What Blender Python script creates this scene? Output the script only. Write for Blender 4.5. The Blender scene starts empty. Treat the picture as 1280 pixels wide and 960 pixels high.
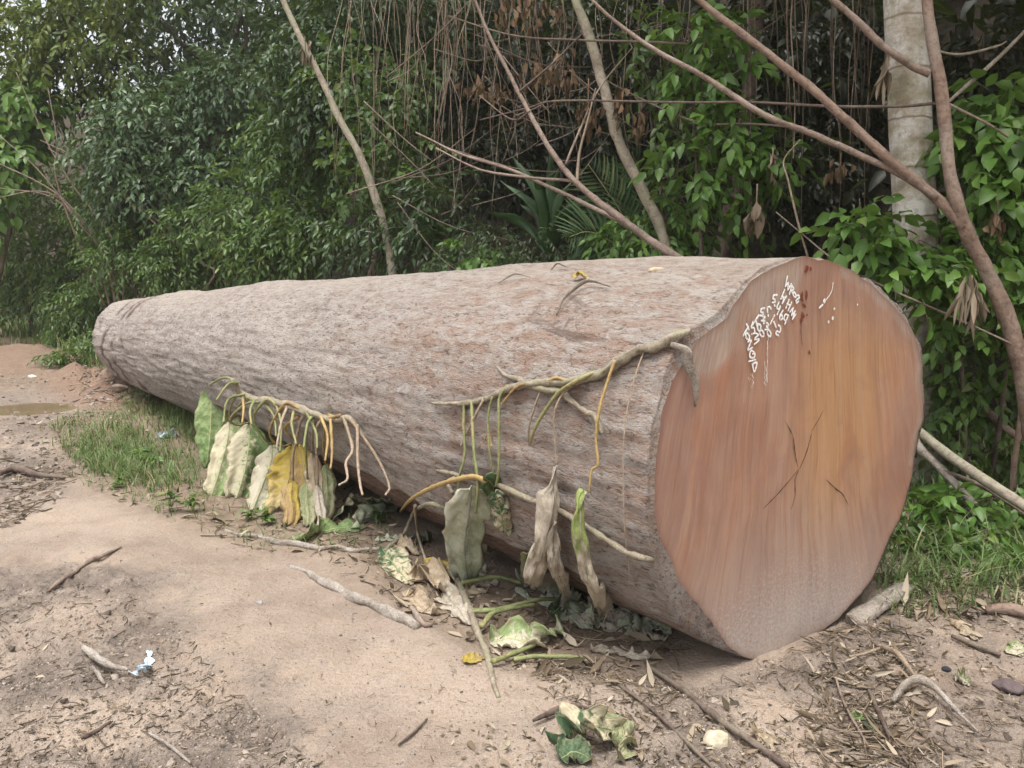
import bpy, math, random
import numpy as np
from mathutils import Vector, Matrix
from mathutils.bvhtree import BVHTree

SC = bpy.context.scene
rng = np.random.default_rng(7)
random.seed(7)

# ------------------------------------------------------------------ camera
FPX = 950.0                      # focal length in pixels of the 1280 wide photo
HORIZON = 345.0
EYE = 1.5
PITCH = math.atan((480 - HORIZON) / FPX)
cam_d = bpy.data.cameras.new('camera')
cam_d.sensor_width = 36.0
cam_d.lens = 36.0 * FPX / 1280
cam_d.clip_start = 0.05
cam_d.clip_end = 2000
cam = bpy.data.objects.new('camera', cam_d)
SC.collection.objects.link(cam)
cam.location = (0, 0, EYE)
cam.rotation_euler = (math.pi / 2 - PITCH, 0, 0)
SC.camera = cam

# ------------------------------------------------------------------ world and sun (bright overcast)
SUN_EL, SUN_AZ = math.radians(76), math.radians(200)      # azimuth clockwise from +Y: behind the camera, a little left
w = bpy.data.worlds.new('World')
SC.world = w
w.use_nodes = True
nt = w.node_tree
nt.nodes.clear()
sky = nt.nodes.new('ShaderNodeTexSky')
sky.sky_type = 'NISHITA'
sky.sun_disc = False
sky.sun_elevation = SUN_EL
sky.sun_rotation = SUN_AZ
sky.air_density = 1.0
sky.dust_density = 5.0
hs = nt.nodes.new('ShaderNodeHueSaturation')
hs.inputs['Saturation'].default_value = 0.22
bg = nt.nodes.new('ShaderNodeBackground')
bg.inputs['Strength'].default_value = 0.15
wo = nt.nodes.new('ShaderNodeOutputWorld')
nt.links.new(sky.outputs[0], hs.inputs['Color'])
nt.links.new(hs.outputs[0], bg.inputs['Color'])
nt.links.new(bg.outputs[0], wo.inputs['Surface'])
sun_d = bpy.data.lights.new('sun', 'SUN')
sun_d.energy = 1.5
sun_d.angle = math.radians(35)
sun_d.color = (1.0, 0.96, 0.9)
sun = bpy.data.objects.new('sun', sun_d)
SC.collection.objects.link(sun)
sdir = Vector((math.sin(SUN_AZ) * math.cos(SUN_EL), math.cos(SUN_AZ) * math.cos(SUN_EL), math.sin(SUN_EL)))
sun.rotation_euler = sdir.to_track_quat('Z', 'Y').to_euler()
SC.view_settings.view_transform = 'Standard'
SC.view_settings.look = 'None'
SC.view_settings.exposure = 1.05
SC.view_settings.gamma = 1.0
SC.view_settings.use_curve_mapping = False
SC.render.engine = 'CYCLES'
SC.cycles.max_bounces = 6
SC.cycles.diffuse_bounces = 3
SC.cycles.glossy_bounces = 2
SC.cycles.transmission_bounces = 3
SC.cycles.transparent_max_bounces = 4
SC.cycles.caustics_reflective = False
SC.cycles.caustics_refractive = False
SC.cycles.use_denoising = True
SC.cycles.volume_bounces = 1

# ------------------------------------------------------------------ pixel helpers (1280 x 960 photo pixels)
CP, SP = math.cos(PITCH), math.sin(PITCH)
def ray(px, py):
    x, y = (px - 640) / FPX, (480 - py) / FPX
    return np.array([x, CP + y * SP, -SP + y * CP])
def W(px, py, Y):
    d = ray(px, py)
    return np.array([0, 0, EYE]) + d * (Y / d[1])

# ------------------------------------------------------------------ noise
def _h(ix, iy, iz, seed):
    n = (ix.astype(np.int64) * 374761393 + iy.astype(np.int64) * 668265263 + iz.astype(np.int64) * 2147483647 + seed * 974711) & 0xffffffff
    n = ((n ^ (n >> 13)) * 1274126177) & 0xffffffff
    n = ((n ^ (n >> 16)) * 2246822519) & 0xffffffff
    n = n ^ (n >> 15)
    return (n & 0xffffff) / float(0xffffff)
def vn3(x, y, z, seed=0):
    x, y, z = np.broadcast_arrays(np.asarray(x, float), np.asarray(y, float), np.asarray(z, float))
    ix, iy, iz = np.floor(x), np.floor(y), np.floor(z)
    fx, fy, fz = x - ix, y - iy, z - iz
    fx, fy, fz = [f * f * (3 - 2 * f) for f in (fx, fy, fz)]
    r = 0
    for a in (0, 1):
        for b in (0, 1):
            for c in (0, 1):
                wgt = (fx if a else 1 - fx) * (fy if b else 1 - fy) * (fz if c else 1 - fz)
                r = r + wgt * _h(ix + a, iy + b, iz + c, seed)
    return r * 2 - 1
def fbm(x, y, z=0.0, oct=4, seed=0, gain=0.5):
    s, a, f = 0, 1.0, 1.0
    for i in range(oct):
        s = s + a * vn3(np.asarray(x) * f, np.asarray(y) * f, np.asarray(z) * f + 17.3 * i, seed + i)
        a *= gain; f *= 2.03
    return s
def sstep(a, b, x):
    t = np.clip((x - a) / (b - a), 0, 1)
    return t * t * (3 - 2 * t)

# ------------------------------------------------------------------ object helpers
def link(o, parent=None):
    SC.collection.objects.link(o)
    if parent is not None:
        o.parent = parent
    return o
def tag(o, label=None, cat=None, group=None, kind=None):
    if label: o['label'] = label
    if cat: o['category'] = cat
    if group: o['group'] = group
    if kind: o['kind'] = kind
    return o
def thing(name, loc, label, cat, group=None):
    o = bpy.data.objects.new(name, None)
    o.empty_display_size = 0.1
    o.location = tuple(float(v) for v in loc)
    link(o)
    return tag(o, label, cat, group)
def mesh_np(name, V, polys, mat, parent=None, origin=None, uv=None, rnd=None, smooth=True, vattr=None, mats=None, midx=None):
    """polys: list of int arrays (n,k). rnd: per face floats. vattr: dict name -> per vertex floats. World space verts; origin shifts."""
    V = np.asarray(V, float)
    if origin is None and parent is not None:
        origin = np.array(parent.location)
    if origin is not None:
        V = V - np.asarray(origin)
    me = bpy.data.meshes.new(name)
    me.vertices.add(len(V))
    me.vertices.foreach_set('co', V.astype(np.float32).ravel())
    polys = [np.asarray(p, np.int32) for p in polys if len(p)]
    loops = np.concatenate([p.ravel() for p in polys])
    tot = np.concatenate([np.full(len(p), p.shape[1], np.int32) for p in polys])
    start = np.concatenate([[0], np.cumsum(tot)[:-1]]).astype(np.int32)
    me.loops.add(len(loops))
    me.loops.foreach_set('vertex_index', loops)
    me.polygons.add(len(tot))
    me.polygons.foreach_set('loop_start', start)
    me.polygons.foreach_set('loop_total', tot)
    me.update(calc_edges=True)
    if uv is not None:
        l = me.uv_layers.new(name='UVMap')
        l.data.foreach_set('uv', np.asarray(uv, np.float32)[loops].ravel())
    if rnd is not None:
        a = me.attributes.new('rnd', 'FLOAT', 'FACE')
        a.data.foreach_set('value', np.asarray(rnd, np.float32))
    if vattr:
        for k, v in vattr.items():
            a = me.attributes.new(k, 'FLOAT', 'POINT')
            a.data.foreach_set('value', np.asarray(v, np.float32))
    me.validate()
    if smooth:
        me.shade_smooth()
    if mats:
        for m in mats: me.materials.append(m)
        if midx is not None:
            me.polygons.foreach_set('material_index', np.asarray(midx, np.int32))
    else:
        me.materials.append(mat)
    o = bpy.data.objects.new(name, me)
    link(o, parent)
    if parent is None and origin is not None:
        o.location = tuple(float(v) for v in origin)
    return o

class MB:
    """collects pieces into one mesh"""
    def __init__(s): s.V = []; s.P = {}; s.n = 0; s.UV = []; s.R = {}
    def add(s, V, polys, uv=None, r=None):
        V = np.asarray(V, float)
        for p in polys:
            p = np.asarray(p, int)
            if len(p) == 0: continue
            k = p.shape[1]
            s.P.setdefault(k, []).append(p + s.n)
            s.R.setdefault(k, []).append(np.full(len(p), random.random() if r is None else r) if np.isscalar(r) or r is None else r)
        s.V.append(V); s.n += len(V)
        s.UV.append(np.zeros((len(V), 2)) if uv is None else np.asarray(uv, float))
    def build(s, name, mat, parent=None, origin=None, smooth=True):
        ks = sorted(s.P)
        return mesh_np(name, np.concatenate(s.V), [np.concatenate(s.P[k]) for k in ks], mat, parent, origin,
                       uv=np.concatenate(s.UV), rnd=np.concatenate([np.concatenate(s.R[k]) for k in ks]), smooth=smooth)

def catmull(pts, n):
    pts = np.asarray(pts, float)
    if len(pts) == 2:
        t = np.linspace(0, 1, n)[:, None]
        return pts[0] * (1 - t) + pts[1] * t
    P = np.vstack([2 * pts[0] - pts[1], pts, 2 * pts[-1] - pts[-2]])
    seg = len(pts) - 1
    d = np.concatenate([[0], np.cumsum(np.linalg.norm(np.diff(pts, axis=0), axis=1))])
    s = np.linspace(0, d[-1], n)
    i = np.clip(np.searchsorted(d, s, side='right') - 1, 0, seg - 1)
    t = ((s - d[i]) / np.maximum(d[i + 1] - d[i], 1e-9))[:, None]
    p0, p1, p2, p3 = P[i], P[i + 1], P[i + 2], P[i + 3]
    return 0.5 * (2 * p1 + (p2 - p0) * t + (2 * p0 - 5 * p1 + 4 * p2 - p3) * t ** 2 + (3 * p1 - p0 - 3 * p2 + p3) * t ** 3)
def nrm(v): return v / np.maximum(np.linalg.norm(v, axis=-1, keepdims=True), 1e-9)
def tube(mb, pts, r, n=None, seg=8, rough=0.0, wob=0.0, caps=True, flat=1.0):
    """tapered tube along pts; r: scalar or list of radii"""
    pts = np.asarray(pts, float)
    L = np.linalg.norm(np.diff(pts, axis=0), axis=1).sum()
    if n is None: n = max(4, len(pts) * 4)
    C = catmull(pts, n)
    r = np.atleast_1d(np.asarray(r, float))
    R = np.interp(np.linspace(0, 1, n), np.linspace(0, 1, len(r)), r) if len(r) > 1 else np.full(n, r[0])
    if wob:
        sd = random.randint(0, 9999)
        s = np.linspace(0, L, n)
        C = C + wob * np.stack([vn3(s * 2.5, 0, 0, sd), vn3(s * 2.5, 5, 0, sd), vn3(s * 2.5, 9, 0, sd)], 1)
    T = nrm(np.gradient(C, axis=0))
    ref = np.array([0, 0, 1.0]) if abs(T[0][2]) < 0.9 else np.array([1.0, 0, 0])
    U = np.zeros_like(C); u = nrm(ref - T[0] * ref.dot(T[0])); U[0] = u
    for i in range(1, n):
        u = u - T[i] * u.dot(T[i]); u = u / max(np.linalg.norm(u), 1e-9); U[i] = u
    B = np.cross(T, U)
    a = np.linspace(0, 2 * np.pi, seg, endpoint=False)
    ca, sa = np.cos(a)[None, :, None], np.sin(a)[None, :, None] * flat
    RR = R[:, None] * np.ones(seg)[None]
    if rough:
        sd = random.randint(0, 9999)
        RR = RR * (1 + rough * fbm(np.cos(a)[None] * 1.5 + np.zeros((n, 1)), np.sin(a)[None] * 1.5 + np.zeros((n, 1)), (np.linspace(0, L, n) / max(R.mean(), 1e-4) * 0.35)[:, None], 3, sd))
    V = (C[:, None] + (U[:, None] * ca + B[:, None] * sa) * RR[..., None]).reshape(-1, 3)
    i, j = np.meshgrid(np.arange(n - 1), np.arange(seg), indexing='ij')
    j2 = (j + 1) % seg
    q = np.stack([i * seg + j, i * seg + j2, (i + 1) * seg + j2, (i + 1) * seg + j], -1).reshape(-1, 4)
    uv = np.stack(np.broadcast_arrays(np.linspace(0, 1, n)[:, None], (a / (2 * np.pi))[None]), -1)[..., ::-1].reshape(-1, 2)
    P = [q]
    if caps:
        V = np.vstack([V, C[0], C[-1]]); uv = np.vstack([uv, [0.5, 0], [0.5, 1]])
        k = np.arange(seg); k2 = (k + 1) % seg
        P.append(np.stack([k2, k, np.full(seg, n * seg)], 1))
        P.append(np.stack([(n - 1) * seg + k, (n - 1) * seg + k2, np.full(seg, n * seg + 1)], 1))
    mb.add(V, P, uv)

# ------------------------------------------------------------------ materials
class M:
    def __init__(s, name, rough=0.8, spec=0.3):
        s.m = bpy.data.materials.new(name); s.m.use_nodes = True
        s.nt = s.m.node_tree; s.N = s.nt.nodes
        s.b = s.N['Principled BSDF']; s.out = s.N['Material Output']
        s.b.inputs['Roughness'].default_value = rough
        s.b.inputs['Specular IOR Level'].default_value = spec
    def n(s, t, **kw):
        n = s.N.new('ShaderNode' + t)
        for k, v in kw.items(): setattr(n, k, v)
        return n
    def l(s, a, b): s.nt.links.new(a, b); return s
    def obj(s): 
        return s.n('TexCoord').outputs['Object']
    def uv(s): return s.n('TexCoord').outputs['UV']
    def attr(s, name): return s.n('Attribute', attribute_name=name).outputs['Fac']
    def mapping(s, vec, scale=(1, 1, 1), rot=(0, 0, 0), loc=(0, 0, 0)):
        m = s.n('Mapping'); m.inputs['Scale'].default_value = scale; m.inputs['Rotation'].default_value = rot; m.inputs['Location'].default_value = loc
        s.l(vec, m.inputs['Vector']); return m.outputs[0]
    def noise(s, vec, scale, detail=4, rough=0.55, dist=0.0):
        n = s.n('TexNoise'); n.inputs['Scale'].default_value = scale; n.inputs['Detail'].default_value = detail
        n.inputs['Roughness'].default_value = rough; n.inputs['Distortion'].default_value = dist
        s.l(vec, n.inputs['Vector']); return n.outputs['Fac']
    def ramp(s, fac, stops, mode='LINEAR'):
        r = s.n('ValToRGB'); r.color_ramp.interpolation = mode
        e = r.color_ramp.elements
        while len(e) < len(stops): e.new(0.5)
        for k, (p, c) in enumerate(stops):
            e[k].position = p
            e[k].color = (c, c, c, 1) if np.isscalar(c) else (*c, 1)
        s.l(fac, r.inputs[0]); return r.outputs[0]
    def mix(s, fac, a, b, mode='MIX'):
        m = s.n('Mix', data_type='RGBA', blend_type=mode)
        for sock, v in ((m.inputs['Factor'], fac), (m.inputs[6], a), (m.inputs[7], b)):
            if hasattr(v, 'links'): s.l(v, sock)
            elif np.isscalar(v): sock.default_value = v if sock == m.inputs['Factor'] or sock.type == 'VALUE' else (v, v, v, 1)
            else: sock.default_value = (*v, 1)
        return m.outputs[2]
    def math(s, op, a, b=0.0, clamp=False):
        m = s.n('Math', operation=op, use_clamp=clamp)
        for sock, v in ((m.inputs[0], a), (m.inputs[1], b)):
            if hasattr(v, 'links'): s.l(v, sock)
            else: sock.default_value = v
        return m.outputs[0]
    def sep(s, vec):
        n = s.n('SeparateXYZ'); s.l(vec, n.inputs[0]); return n.outputs
    def color(s, c):
        if hasattr(c, 'links'): s.l(c, s.b.inputs['Base Color'])
        else: s.b.inputs['Base Color'].default_value = (*c, 1)
        return s
    def rough(s, v): s.l(v, s.b.inputs['Roughness']); return s
    def bump(s, h, dist=0.01, strength=1.0):
        b = s.n('Bump'); b.inputs['Distance'].default_value = dist; b.inputs['Strength'].default_value = strength
        s.l(h, b.inputs['Height']); s.l(b.outputs[0], s.b.inputs['Normal']); return b.outputs[0]
    def translucent(s, col, fac):
        t = s.n('BsdfTranslucent'); mx = s.n('MixShader'); mx.inputs[0].default_value = fac
        if hasattr(col, 'links'): s.l(col, t.inputs[0])
        else: t.inputs[0].default_value = (*col, 1)
        s.l(s.b.outputs[0], mx.inputs[1]); s.l(t.outputs[0], mx.inputs[2]); s.l(mx.outputs[0], s.out.inputs[0])
        return s

def leaf_mat(name, stops, rough=0.42, spec=0.45, trans=0.22):
    m = M(name, rough, spec)
    c = m.ramp(m.attr('rnd'), stops)
    n = m.noise(m.obj(), 9.0, 2)
    c = m.mix(m.math('MULTIPLY', n, 0.35), c, (0.05, 0.06, 0.02))
    m.color(c)
    m.translucent(m.mix(0.5, c, (0.16, 0.22, 0.03)), trans)
    return m.m
def wood_mat(name, c1, c2, c3, scale=12, stretch=0.2, bump=0.006, rough=0.85):
    """bark of sticks and trunks; uses uv (around, along) free object noise"""
    m = M(name, rough, 0.25)
    o = m.obj()
    n1 = m.noise(o, scale, 5, 0.65)
    n2 = m.noise(o, scale * 4.3, 4, 0.6)
    n3 = m.noise(o, scale * 0.35, 3)
    c = m.ramp(n1, [(0.3, c1), (0.62, c2)])
    c = m.mix(m.ramp(n3, [(0.48, 0.0), (0.66, 0.8)]), c, c3)
    c = m.mix(m.ramp(n2, [(0.3, 0.55), (0.5, 0.0)]), c, tuple(v * 0.35 for v in c1))
    m.color(c); m.bump(m.math('ADD', n1, m.math('MULTIPLY', n2, 0.5)), bump)
    return m.m
def wilt_mat(name, base, dry, bias=0.0, side=0.0, along=0.0, scale=6.0, spots=(0.16, 0.09, 0.05), spot_amt=0.35, vein=(0.5, 0.52, 0.25)):
    """big wilted leaf: two colours in patches, veins from the uv map (u across, v along)"""
    m = M(name, 0.6, 0.3)
    uv = m.uv(); s = m.sep(uv)
    n = m.noise(m.mapping(uv, (1.0, 3.0, 1), loc=(random.random() * 9, random.random() * 9, 0)), scale, 4, 0.6, 0.6)
    u = m.math('SUBTRACT', s[0], 0.5)
    f = m.math('ADD', n, m.math('ADD', m.math('MULTIPLY', u, side), m.math('MULTIPLY', m.math('SUBTRACT', s[1], 0.5), along)))
    f = m.math('ADD', f, bias)
    c = m.mix(m.ramp(f, [(0.44, 0.0), (0.58, 1.0)]), base, dry)
    n2 = m.noise(m.mapping(uv, (2.5, 7, 1)), 11, 4, 0.7)
    c = m.mix(m.ramp(n2, [(0.55, 0.0), (0.75, spot_amt)]), c, spots)
    au = m.math('ABSOLUTE', u)
    mid = m.ramp(au, [(0.012, 1.0), (0.03, 0.0)])
    ph = m.math('SUBTRACT', m.math('MULTIPLY', s[1], 60.0), m.math('MULTIPLY', au, 34.0))
    sv = m.math('SINE', ph)
    svm = m.ramp(sv, [(0.9, 0.0), (1.0, 0.55)])
    c = m.mix(m.math('MAXIMUM', m.math('MULTIPLY', mid, 0.8), m.math('MULTIPLY', svm, 0.28)), c, vein)
    eb = m.math('ADD', au, m.math('MULTIPLY', m.math('SUBTRACT', m.noise(m.mapping(uv, (2, 6, 1), loc=(3.3, random.random() * 9, 0)), 3.2, 4, .6), .5), .5))
    c = m.mix(m.ramp(eb, [(.44, 0.), (.52, .75)]), c, (.36, .27, .18))
    m.color(c)
    hgt = m.math('ADD', m.math('MULTIPLY', sv, 0.12), m.math('ADD', m.math('MULTIPLY', mid, 0.8), m.noise(m.mapping(uv, (3, 9, 1)), 6, 4, 0.6)))
    m.bump(hgt, 0.006)
    m.translucent(c, 0.18)
    return m.m

# ================================================================== GROUND
def poly_mask(px_poly, X, Y, blur):
    """soft mask (0..1) of a ground polygon given in photo pixels"""
    P = np.array([G0(*p)[:2] for p in px_poly])
    d = np.full(X.shape, 1e9); inside = np.zeros(X.shape, bool)
    n = len(P)
    for i in range(n):
        a, b = P[i], P[(i + 1) % n]
        ab = b - a
        t = np.clip(((X - a[0]) * ab[0] + (Y - a[1]) * ab[1]) / max(ab.dot(ab), 1e-9), 0, 1)
        d = np.minimum(d, np.hypot(X - a[0] - ab[0] * t, Y - a[1] - ab[1] * t))
        c = ((a[1] > Y) != (b[1] > Y)) & (X < (b[0] - a[0]) * (Y - a[1]) / (b[1] - a[1] + 1e-12) + a[0])
        inside ^= c
    return sstep(-1, 1, np.where(inside, d, -d) / blur)
def G0(px, py):
    d = ray(px, py); return np.array([0, 0, EYE]) + d * (EYE / -d[2])

MUD1 = [(-400, 660), (60, 690), (150, 700), (215, 745), (225, 800), (300, 850), (350, 905), (440, 1000), (460, 1300), (-700, 1300)]
MUD2 = [(700, 900), (860, 840), (1000, 790), (1110, 740), (1290, 720), (1600, 800), (1600, 1200), (720, 1200)]
MUD3 = [(-300, 392), (20, 398), (110, 440), (190, 480), (170, 505), (60, 560), (110, 590), (60, 640), (-200, 700)]
LITT = [(420, 640), (560, 680), (800, 770), (860, 800), (700, 850), (590, 800), (470, 740), (380, 680)]
WEED = [(60, 540), (150, 500), (260, 490), (430, 590), (500, 650), (460, 690), (330, 690), (215, 650), (110, 610)]
LOWL = [(300, 662), (460, 690), (520, 760), (640, 830), (900, 860), (1100, 760), (950, 600), (500, 500), (250, 480), (150, 520)]
def ground_z(x, y):
    x = np.asarray(x, float); y = np.asarray(y, float)
    z = 0.05 * fbm(x * 0.35, y * 0.35, 0, 3, 11) + 0.018 * fbm(x * 1.7, y * 1.7, 0, 3, 21)
    r = np.hypot(x, y)
    near = np.exp(-(r / 9) ** 2)
    z = z * (0.25 + 0.75 * sstep(2.0, 12, r))
    mud = np.maximum(poly_mask(MUD1, x, y, 0.16), np.maximum(0.55 * poly_mask(MUD2, x, y, 0.2), 0.7 * poly_mask(MUD3, x, y, 0.25)))
    lum = fbm(x * 6, y * 6, 0, 4, 31, 0.55)
    z = z - near * 0.028 * poly_mask(MUD1, x, y, 0.06)
    z = z + near * mud * (0.042 * np.abs(lum) + 0.016 * fbm(x * 14, y * 14, 0, 3, 33) - 0.02)
    z = z + near * 0.005 * fbm(x * 11, y * 11, 0, 3, 41)
    low = poly_mask(LOWL, x, y, 0.1)
    z = z - 0.05 * low
    # smooth tyre-like scallops in the sand before the mud
    z = z + near * (1 - mud) * 0.016 * vn3(x * 3.2 + 0.6 * y, y * 2.1, 0, 51)
    # tyre ruts along the track, an earth bank before the far end of the log
    tr_ = (x * 0.86 + y * 0.51)
    z = z + np.exp(-(r / 14) ** 2) * sstep(1.5, 2.6, r) * 0.028 * np.sin(tr_ * 5.2 + 1.4 * vn3(x * .5, y * .5, 0, 52)) * (0.4 + 0.6 * vn3(x * .8, y * .8, 0, 53))
    for qx, qy, qh, qs in ((150, 488, .24, .45), (112, 478, .20, .5), (185, 500, .14, .4), (60, 545, .09, .6), (20, 580, .07, .4), (70, 455, .10, .8), (10, 440, .12, 1.0)):
        pb = G0(qx, qy); z = z + qh * np.exp(-(((x - pb[0]) / qs) ** 2 + ((y - pb[1]) / qs) ** 2)) * (1 + 0.5 * vn3(x * 5, y * 5, 0, 54))
    pq = G0(34, 508)
    z = z + sstep(6.5, 9, r) * sstep(60, 20, r) * (0.045 * np.abs(fbm(x * 1.6, y * 1.6, 0, 4, 58, .6)) + .02 * fbm(x * 5, y * 5, 0, 2, 59)) * sstep(0, -2.5, x)
    dx_, dy_ = (x - pq[0]), (y - pq[1]); mk_ = np.exp(-((dx_ / 1.25) ** 2 + (dy_ / .9) ** 2) ** 2)
    z = z * (1 - mk_) + mk_ * (-0.06 * np.exp(-((dx_ / 0.75) ** 2 + (dy_ / 0.5) ** 2)) + 0.008 * vn3(x * 4, y * 4, 0, 57))
    dd = y - np.interp(x, [-20, -13, -7, -3, 0.5, 3, 7, 14], [30, 22, 13.5, 9.5, 6.0, 3.6, 1.5, -6])
    z = z + 12.0 * sstep(8, 24, dd) * sstep(-60, -48, x) * (1 + 0.15 * vn3(x * 0.3, y * 0.3, 0, 88))
    return z
def G(px, py, up=0.0):
    d = ray(px, py); z = 0.0
    for _ in range(8):
        p = np.array([0, 0, EYE]) + d * ((EYE - z) / -d[2])
        z = float(ground_z(p[0], p[1]))
    return p + np.array([0, 0, up])

ang = np.concatenate([np.linspace(-180, -48, 40, endpoint=False), np.linspace(-48, 48, 640, endpoint=False), np.linspace(48, 180, 40, endpoint=False)])
rad = np.concatenate([np.geomspace(0.25, 1.3, 14, endpoint=False), np.geomspace(1.3, 9, 560, endpoint=False), np.geomspace(9, 60, 120, endpoint=False), np.geomspace(60, 600, 14)])
A, R = np.meshgrid(np.radians(ang), rad)
X, Y = R * np.sin(A), R * np.cos(A)
Z = ground_z(X, Y)
nr, na = X.shape
V = np.stack([X, Y, Z], -1).reshape(-1, 3)
i, j = np.meshgrid(np.arange(nr - 1), np.arange(na), indexing='ij'); j2 = (j + 1) % na
Q = np.stack([i * na + j, i * na + j2, (i + 1) * na + j2, (i + 1) * na + j], -1).reshape(-1, 4)[:, ::-1]
V = np.vstack([V, [0, 0, 0]])
k = np.arange(na); T3 = np.stack([k, (k + 1) % na, np.full(na, len(V) - 1)], 1)
Xf, Yf = V[:, 0], V[:, 1]
mud = np.maximum(poly_mask(MUD1, Xf, Yf, 0.3), np.maximum(0.75 * poly_mask(MUD2, Xf, Yf, 0.2), 0.75 * poly_mask(MUD3, Xf, Yf, 0.3)))
mud = np.clip(mud * 0.85 + 0.75 * np.exp(-((np.hypot(Xf, Yf)) / 8) ** 2) * (fbm(Xf * 3.3, Yf * 3.3, 0, 4, 61)) * (0.35 + mud), 0, 1)
soil = np.maximum(poly_mask(LITT, Xf, Yf, 0.25), poly_mask(WEED, Xf, Yf, 0.25))
soil = np.maximum(soil, 0.9 * poly_mask([(-300, 385), (60, 392), (130, 430), (200, 480), (170, 500), (60, 490), (-300, 500)], Xf, Yf, 0.5))
soil = np.maximum(soil, sstep(0.0, 1.4, Yf - np.interp(Xf, [-20, -13, -7, -3, 0.5, 3, 7], [30, 22, 13.5, 9.5, 6.0, 3.6, 1.5])))
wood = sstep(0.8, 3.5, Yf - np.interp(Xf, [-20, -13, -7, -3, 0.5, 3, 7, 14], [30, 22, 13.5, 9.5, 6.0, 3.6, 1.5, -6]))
bank = np.maximum(poly_mask([(50, 470), (105, 448), (150, 462), (230, 505), (175, 520), (90, 505)], Xf, Yf, 0.35), .7 * poly_mask([(-200, 400), (50, 405), (110, 440), (60, 470), (-200, 480)], Xf, Yf, .8))
m = M('clay_ground', 0.92, 0.2)
o = m.obj()
n1, n2, n3, n4 = m.noise(o, 1.4, 5, 0.6), m.noise(o, 9, 5, 0.62), m.noise(o, 55, 4, 0.6), m.noise(o, 240, 2, 0.6)
sand = m.ramp(n1, [(0.32, (0.215, 0.163, 0.127)), (0.5, (0.325, 0.258, 0.203)), (0.7, (0.385, 0.298, 0.225))])
sand = m.mix(m.ramp(n2, [(0.4, 0.0), (0.68, 0.6)]), sand, (0.36, 0.30, 0.25))
sand = m.mix(m.ramp(n3, [(0.3, 0.5), (0.46, 0.0)]), sand, (0.2, 0.145, 0.105))
mudc = m.ramp(n2, [(0.3, (0.09, 0.074, 0.063)), (0.5, (0.17, 0.138, 0.115)), (0.7, (0.28, 0.228, 0.185))])
mudc = m.mix(m.ramp(n3, [(0.33, 0.9), (0.47, 0.0)]), mudc, (0.075, 0.063, 0.055))
soilc = m.ramp(n2, [(0.3, (0.10, 0.075, 0.05)), (0.6, (0.23, 0.17, 0.12)), (0.8, (0.31, 0.24, 0.17))])
damp = m.noise(o, .9, 5, .65, .5)
sand = m.mix(m.ramp(damp, [(.5, 0.), (.64, .55)]), sand, (.2, .15, .115))
sand = m.mix(m.ramp(damp, [(.3, .5), (.44, 0.)]), sand, (.4, .345, .3))
mm = m.ramp(m.math('ADD', m.attr('mud'), m.math('MULTIPLY', m.math('SUBTRACT', n2, 0.5), 1.9)), [(0.22, 0.0), (0.9, 1.0)])
c = m.mix(mm, sand, mudc)
c = m.mix(m.math('MULTIPLY', m.attr('soil'), 0.8), c, soilc)
c = m.mix(m.ramp(n4, [(0.34, 0.5), (0.48, 0.0)]), c, (0.14, 0.10, 0.075))
c = m.mix(m.ramp(n4, [(0.58, 0.0), (0.72, 0.45)]), c, (0.42, 0.365, 0.31))
c = m.mix(m.math('MULTIPLY', m.attr('bank'), m.ramp(n2, [(.35, .95), (.7, .5)])), c, m.ramp(n3, [(.35, (.13, .08, .055)), (.65, (.29, .185, .13))]))
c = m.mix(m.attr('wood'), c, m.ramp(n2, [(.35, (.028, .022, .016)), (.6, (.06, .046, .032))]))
m.color(c)
m.bump(m.math('ADD', m.math('MULTIPLY', n2, 0.9), m.math('ADD', m.math('MULTIPLY', n3, 0.8), m.math('MULTIPLY', n4, 0.22))), 0.02, 0.9)
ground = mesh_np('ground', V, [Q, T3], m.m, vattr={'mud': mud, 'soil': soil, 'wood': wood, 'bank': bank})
tag(ground, kind='structure')

# shallow puddle at the far left
m = M('puddle_water', 0.06, 0.5)
m.color(m.ramp(m.noise(m.obj(), 2.0, 3), [(0.3, (0.17, 0.12, 0.075)), (0.7, (0.24, 0.18, 0.115))]))
pp = G0(34, 508); ta = np.linspace(0, 2 * np.pi, 48, endpoint=False)
PV = np.stack([pp[0] + 0.78 * np.cos(ta), pp[1] + 0.52 * np.sin(ta), np.full(48, -0.031)], 1)
pd = mesh_np('puddle', np.vstack([PV, PV.mean(0)]), [np.stack([np.arange(48), (np.arange(48) + 1) % 48, np.full(48, 48)], 1)], m.m)
tag(pd, kind='structure')

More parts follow.
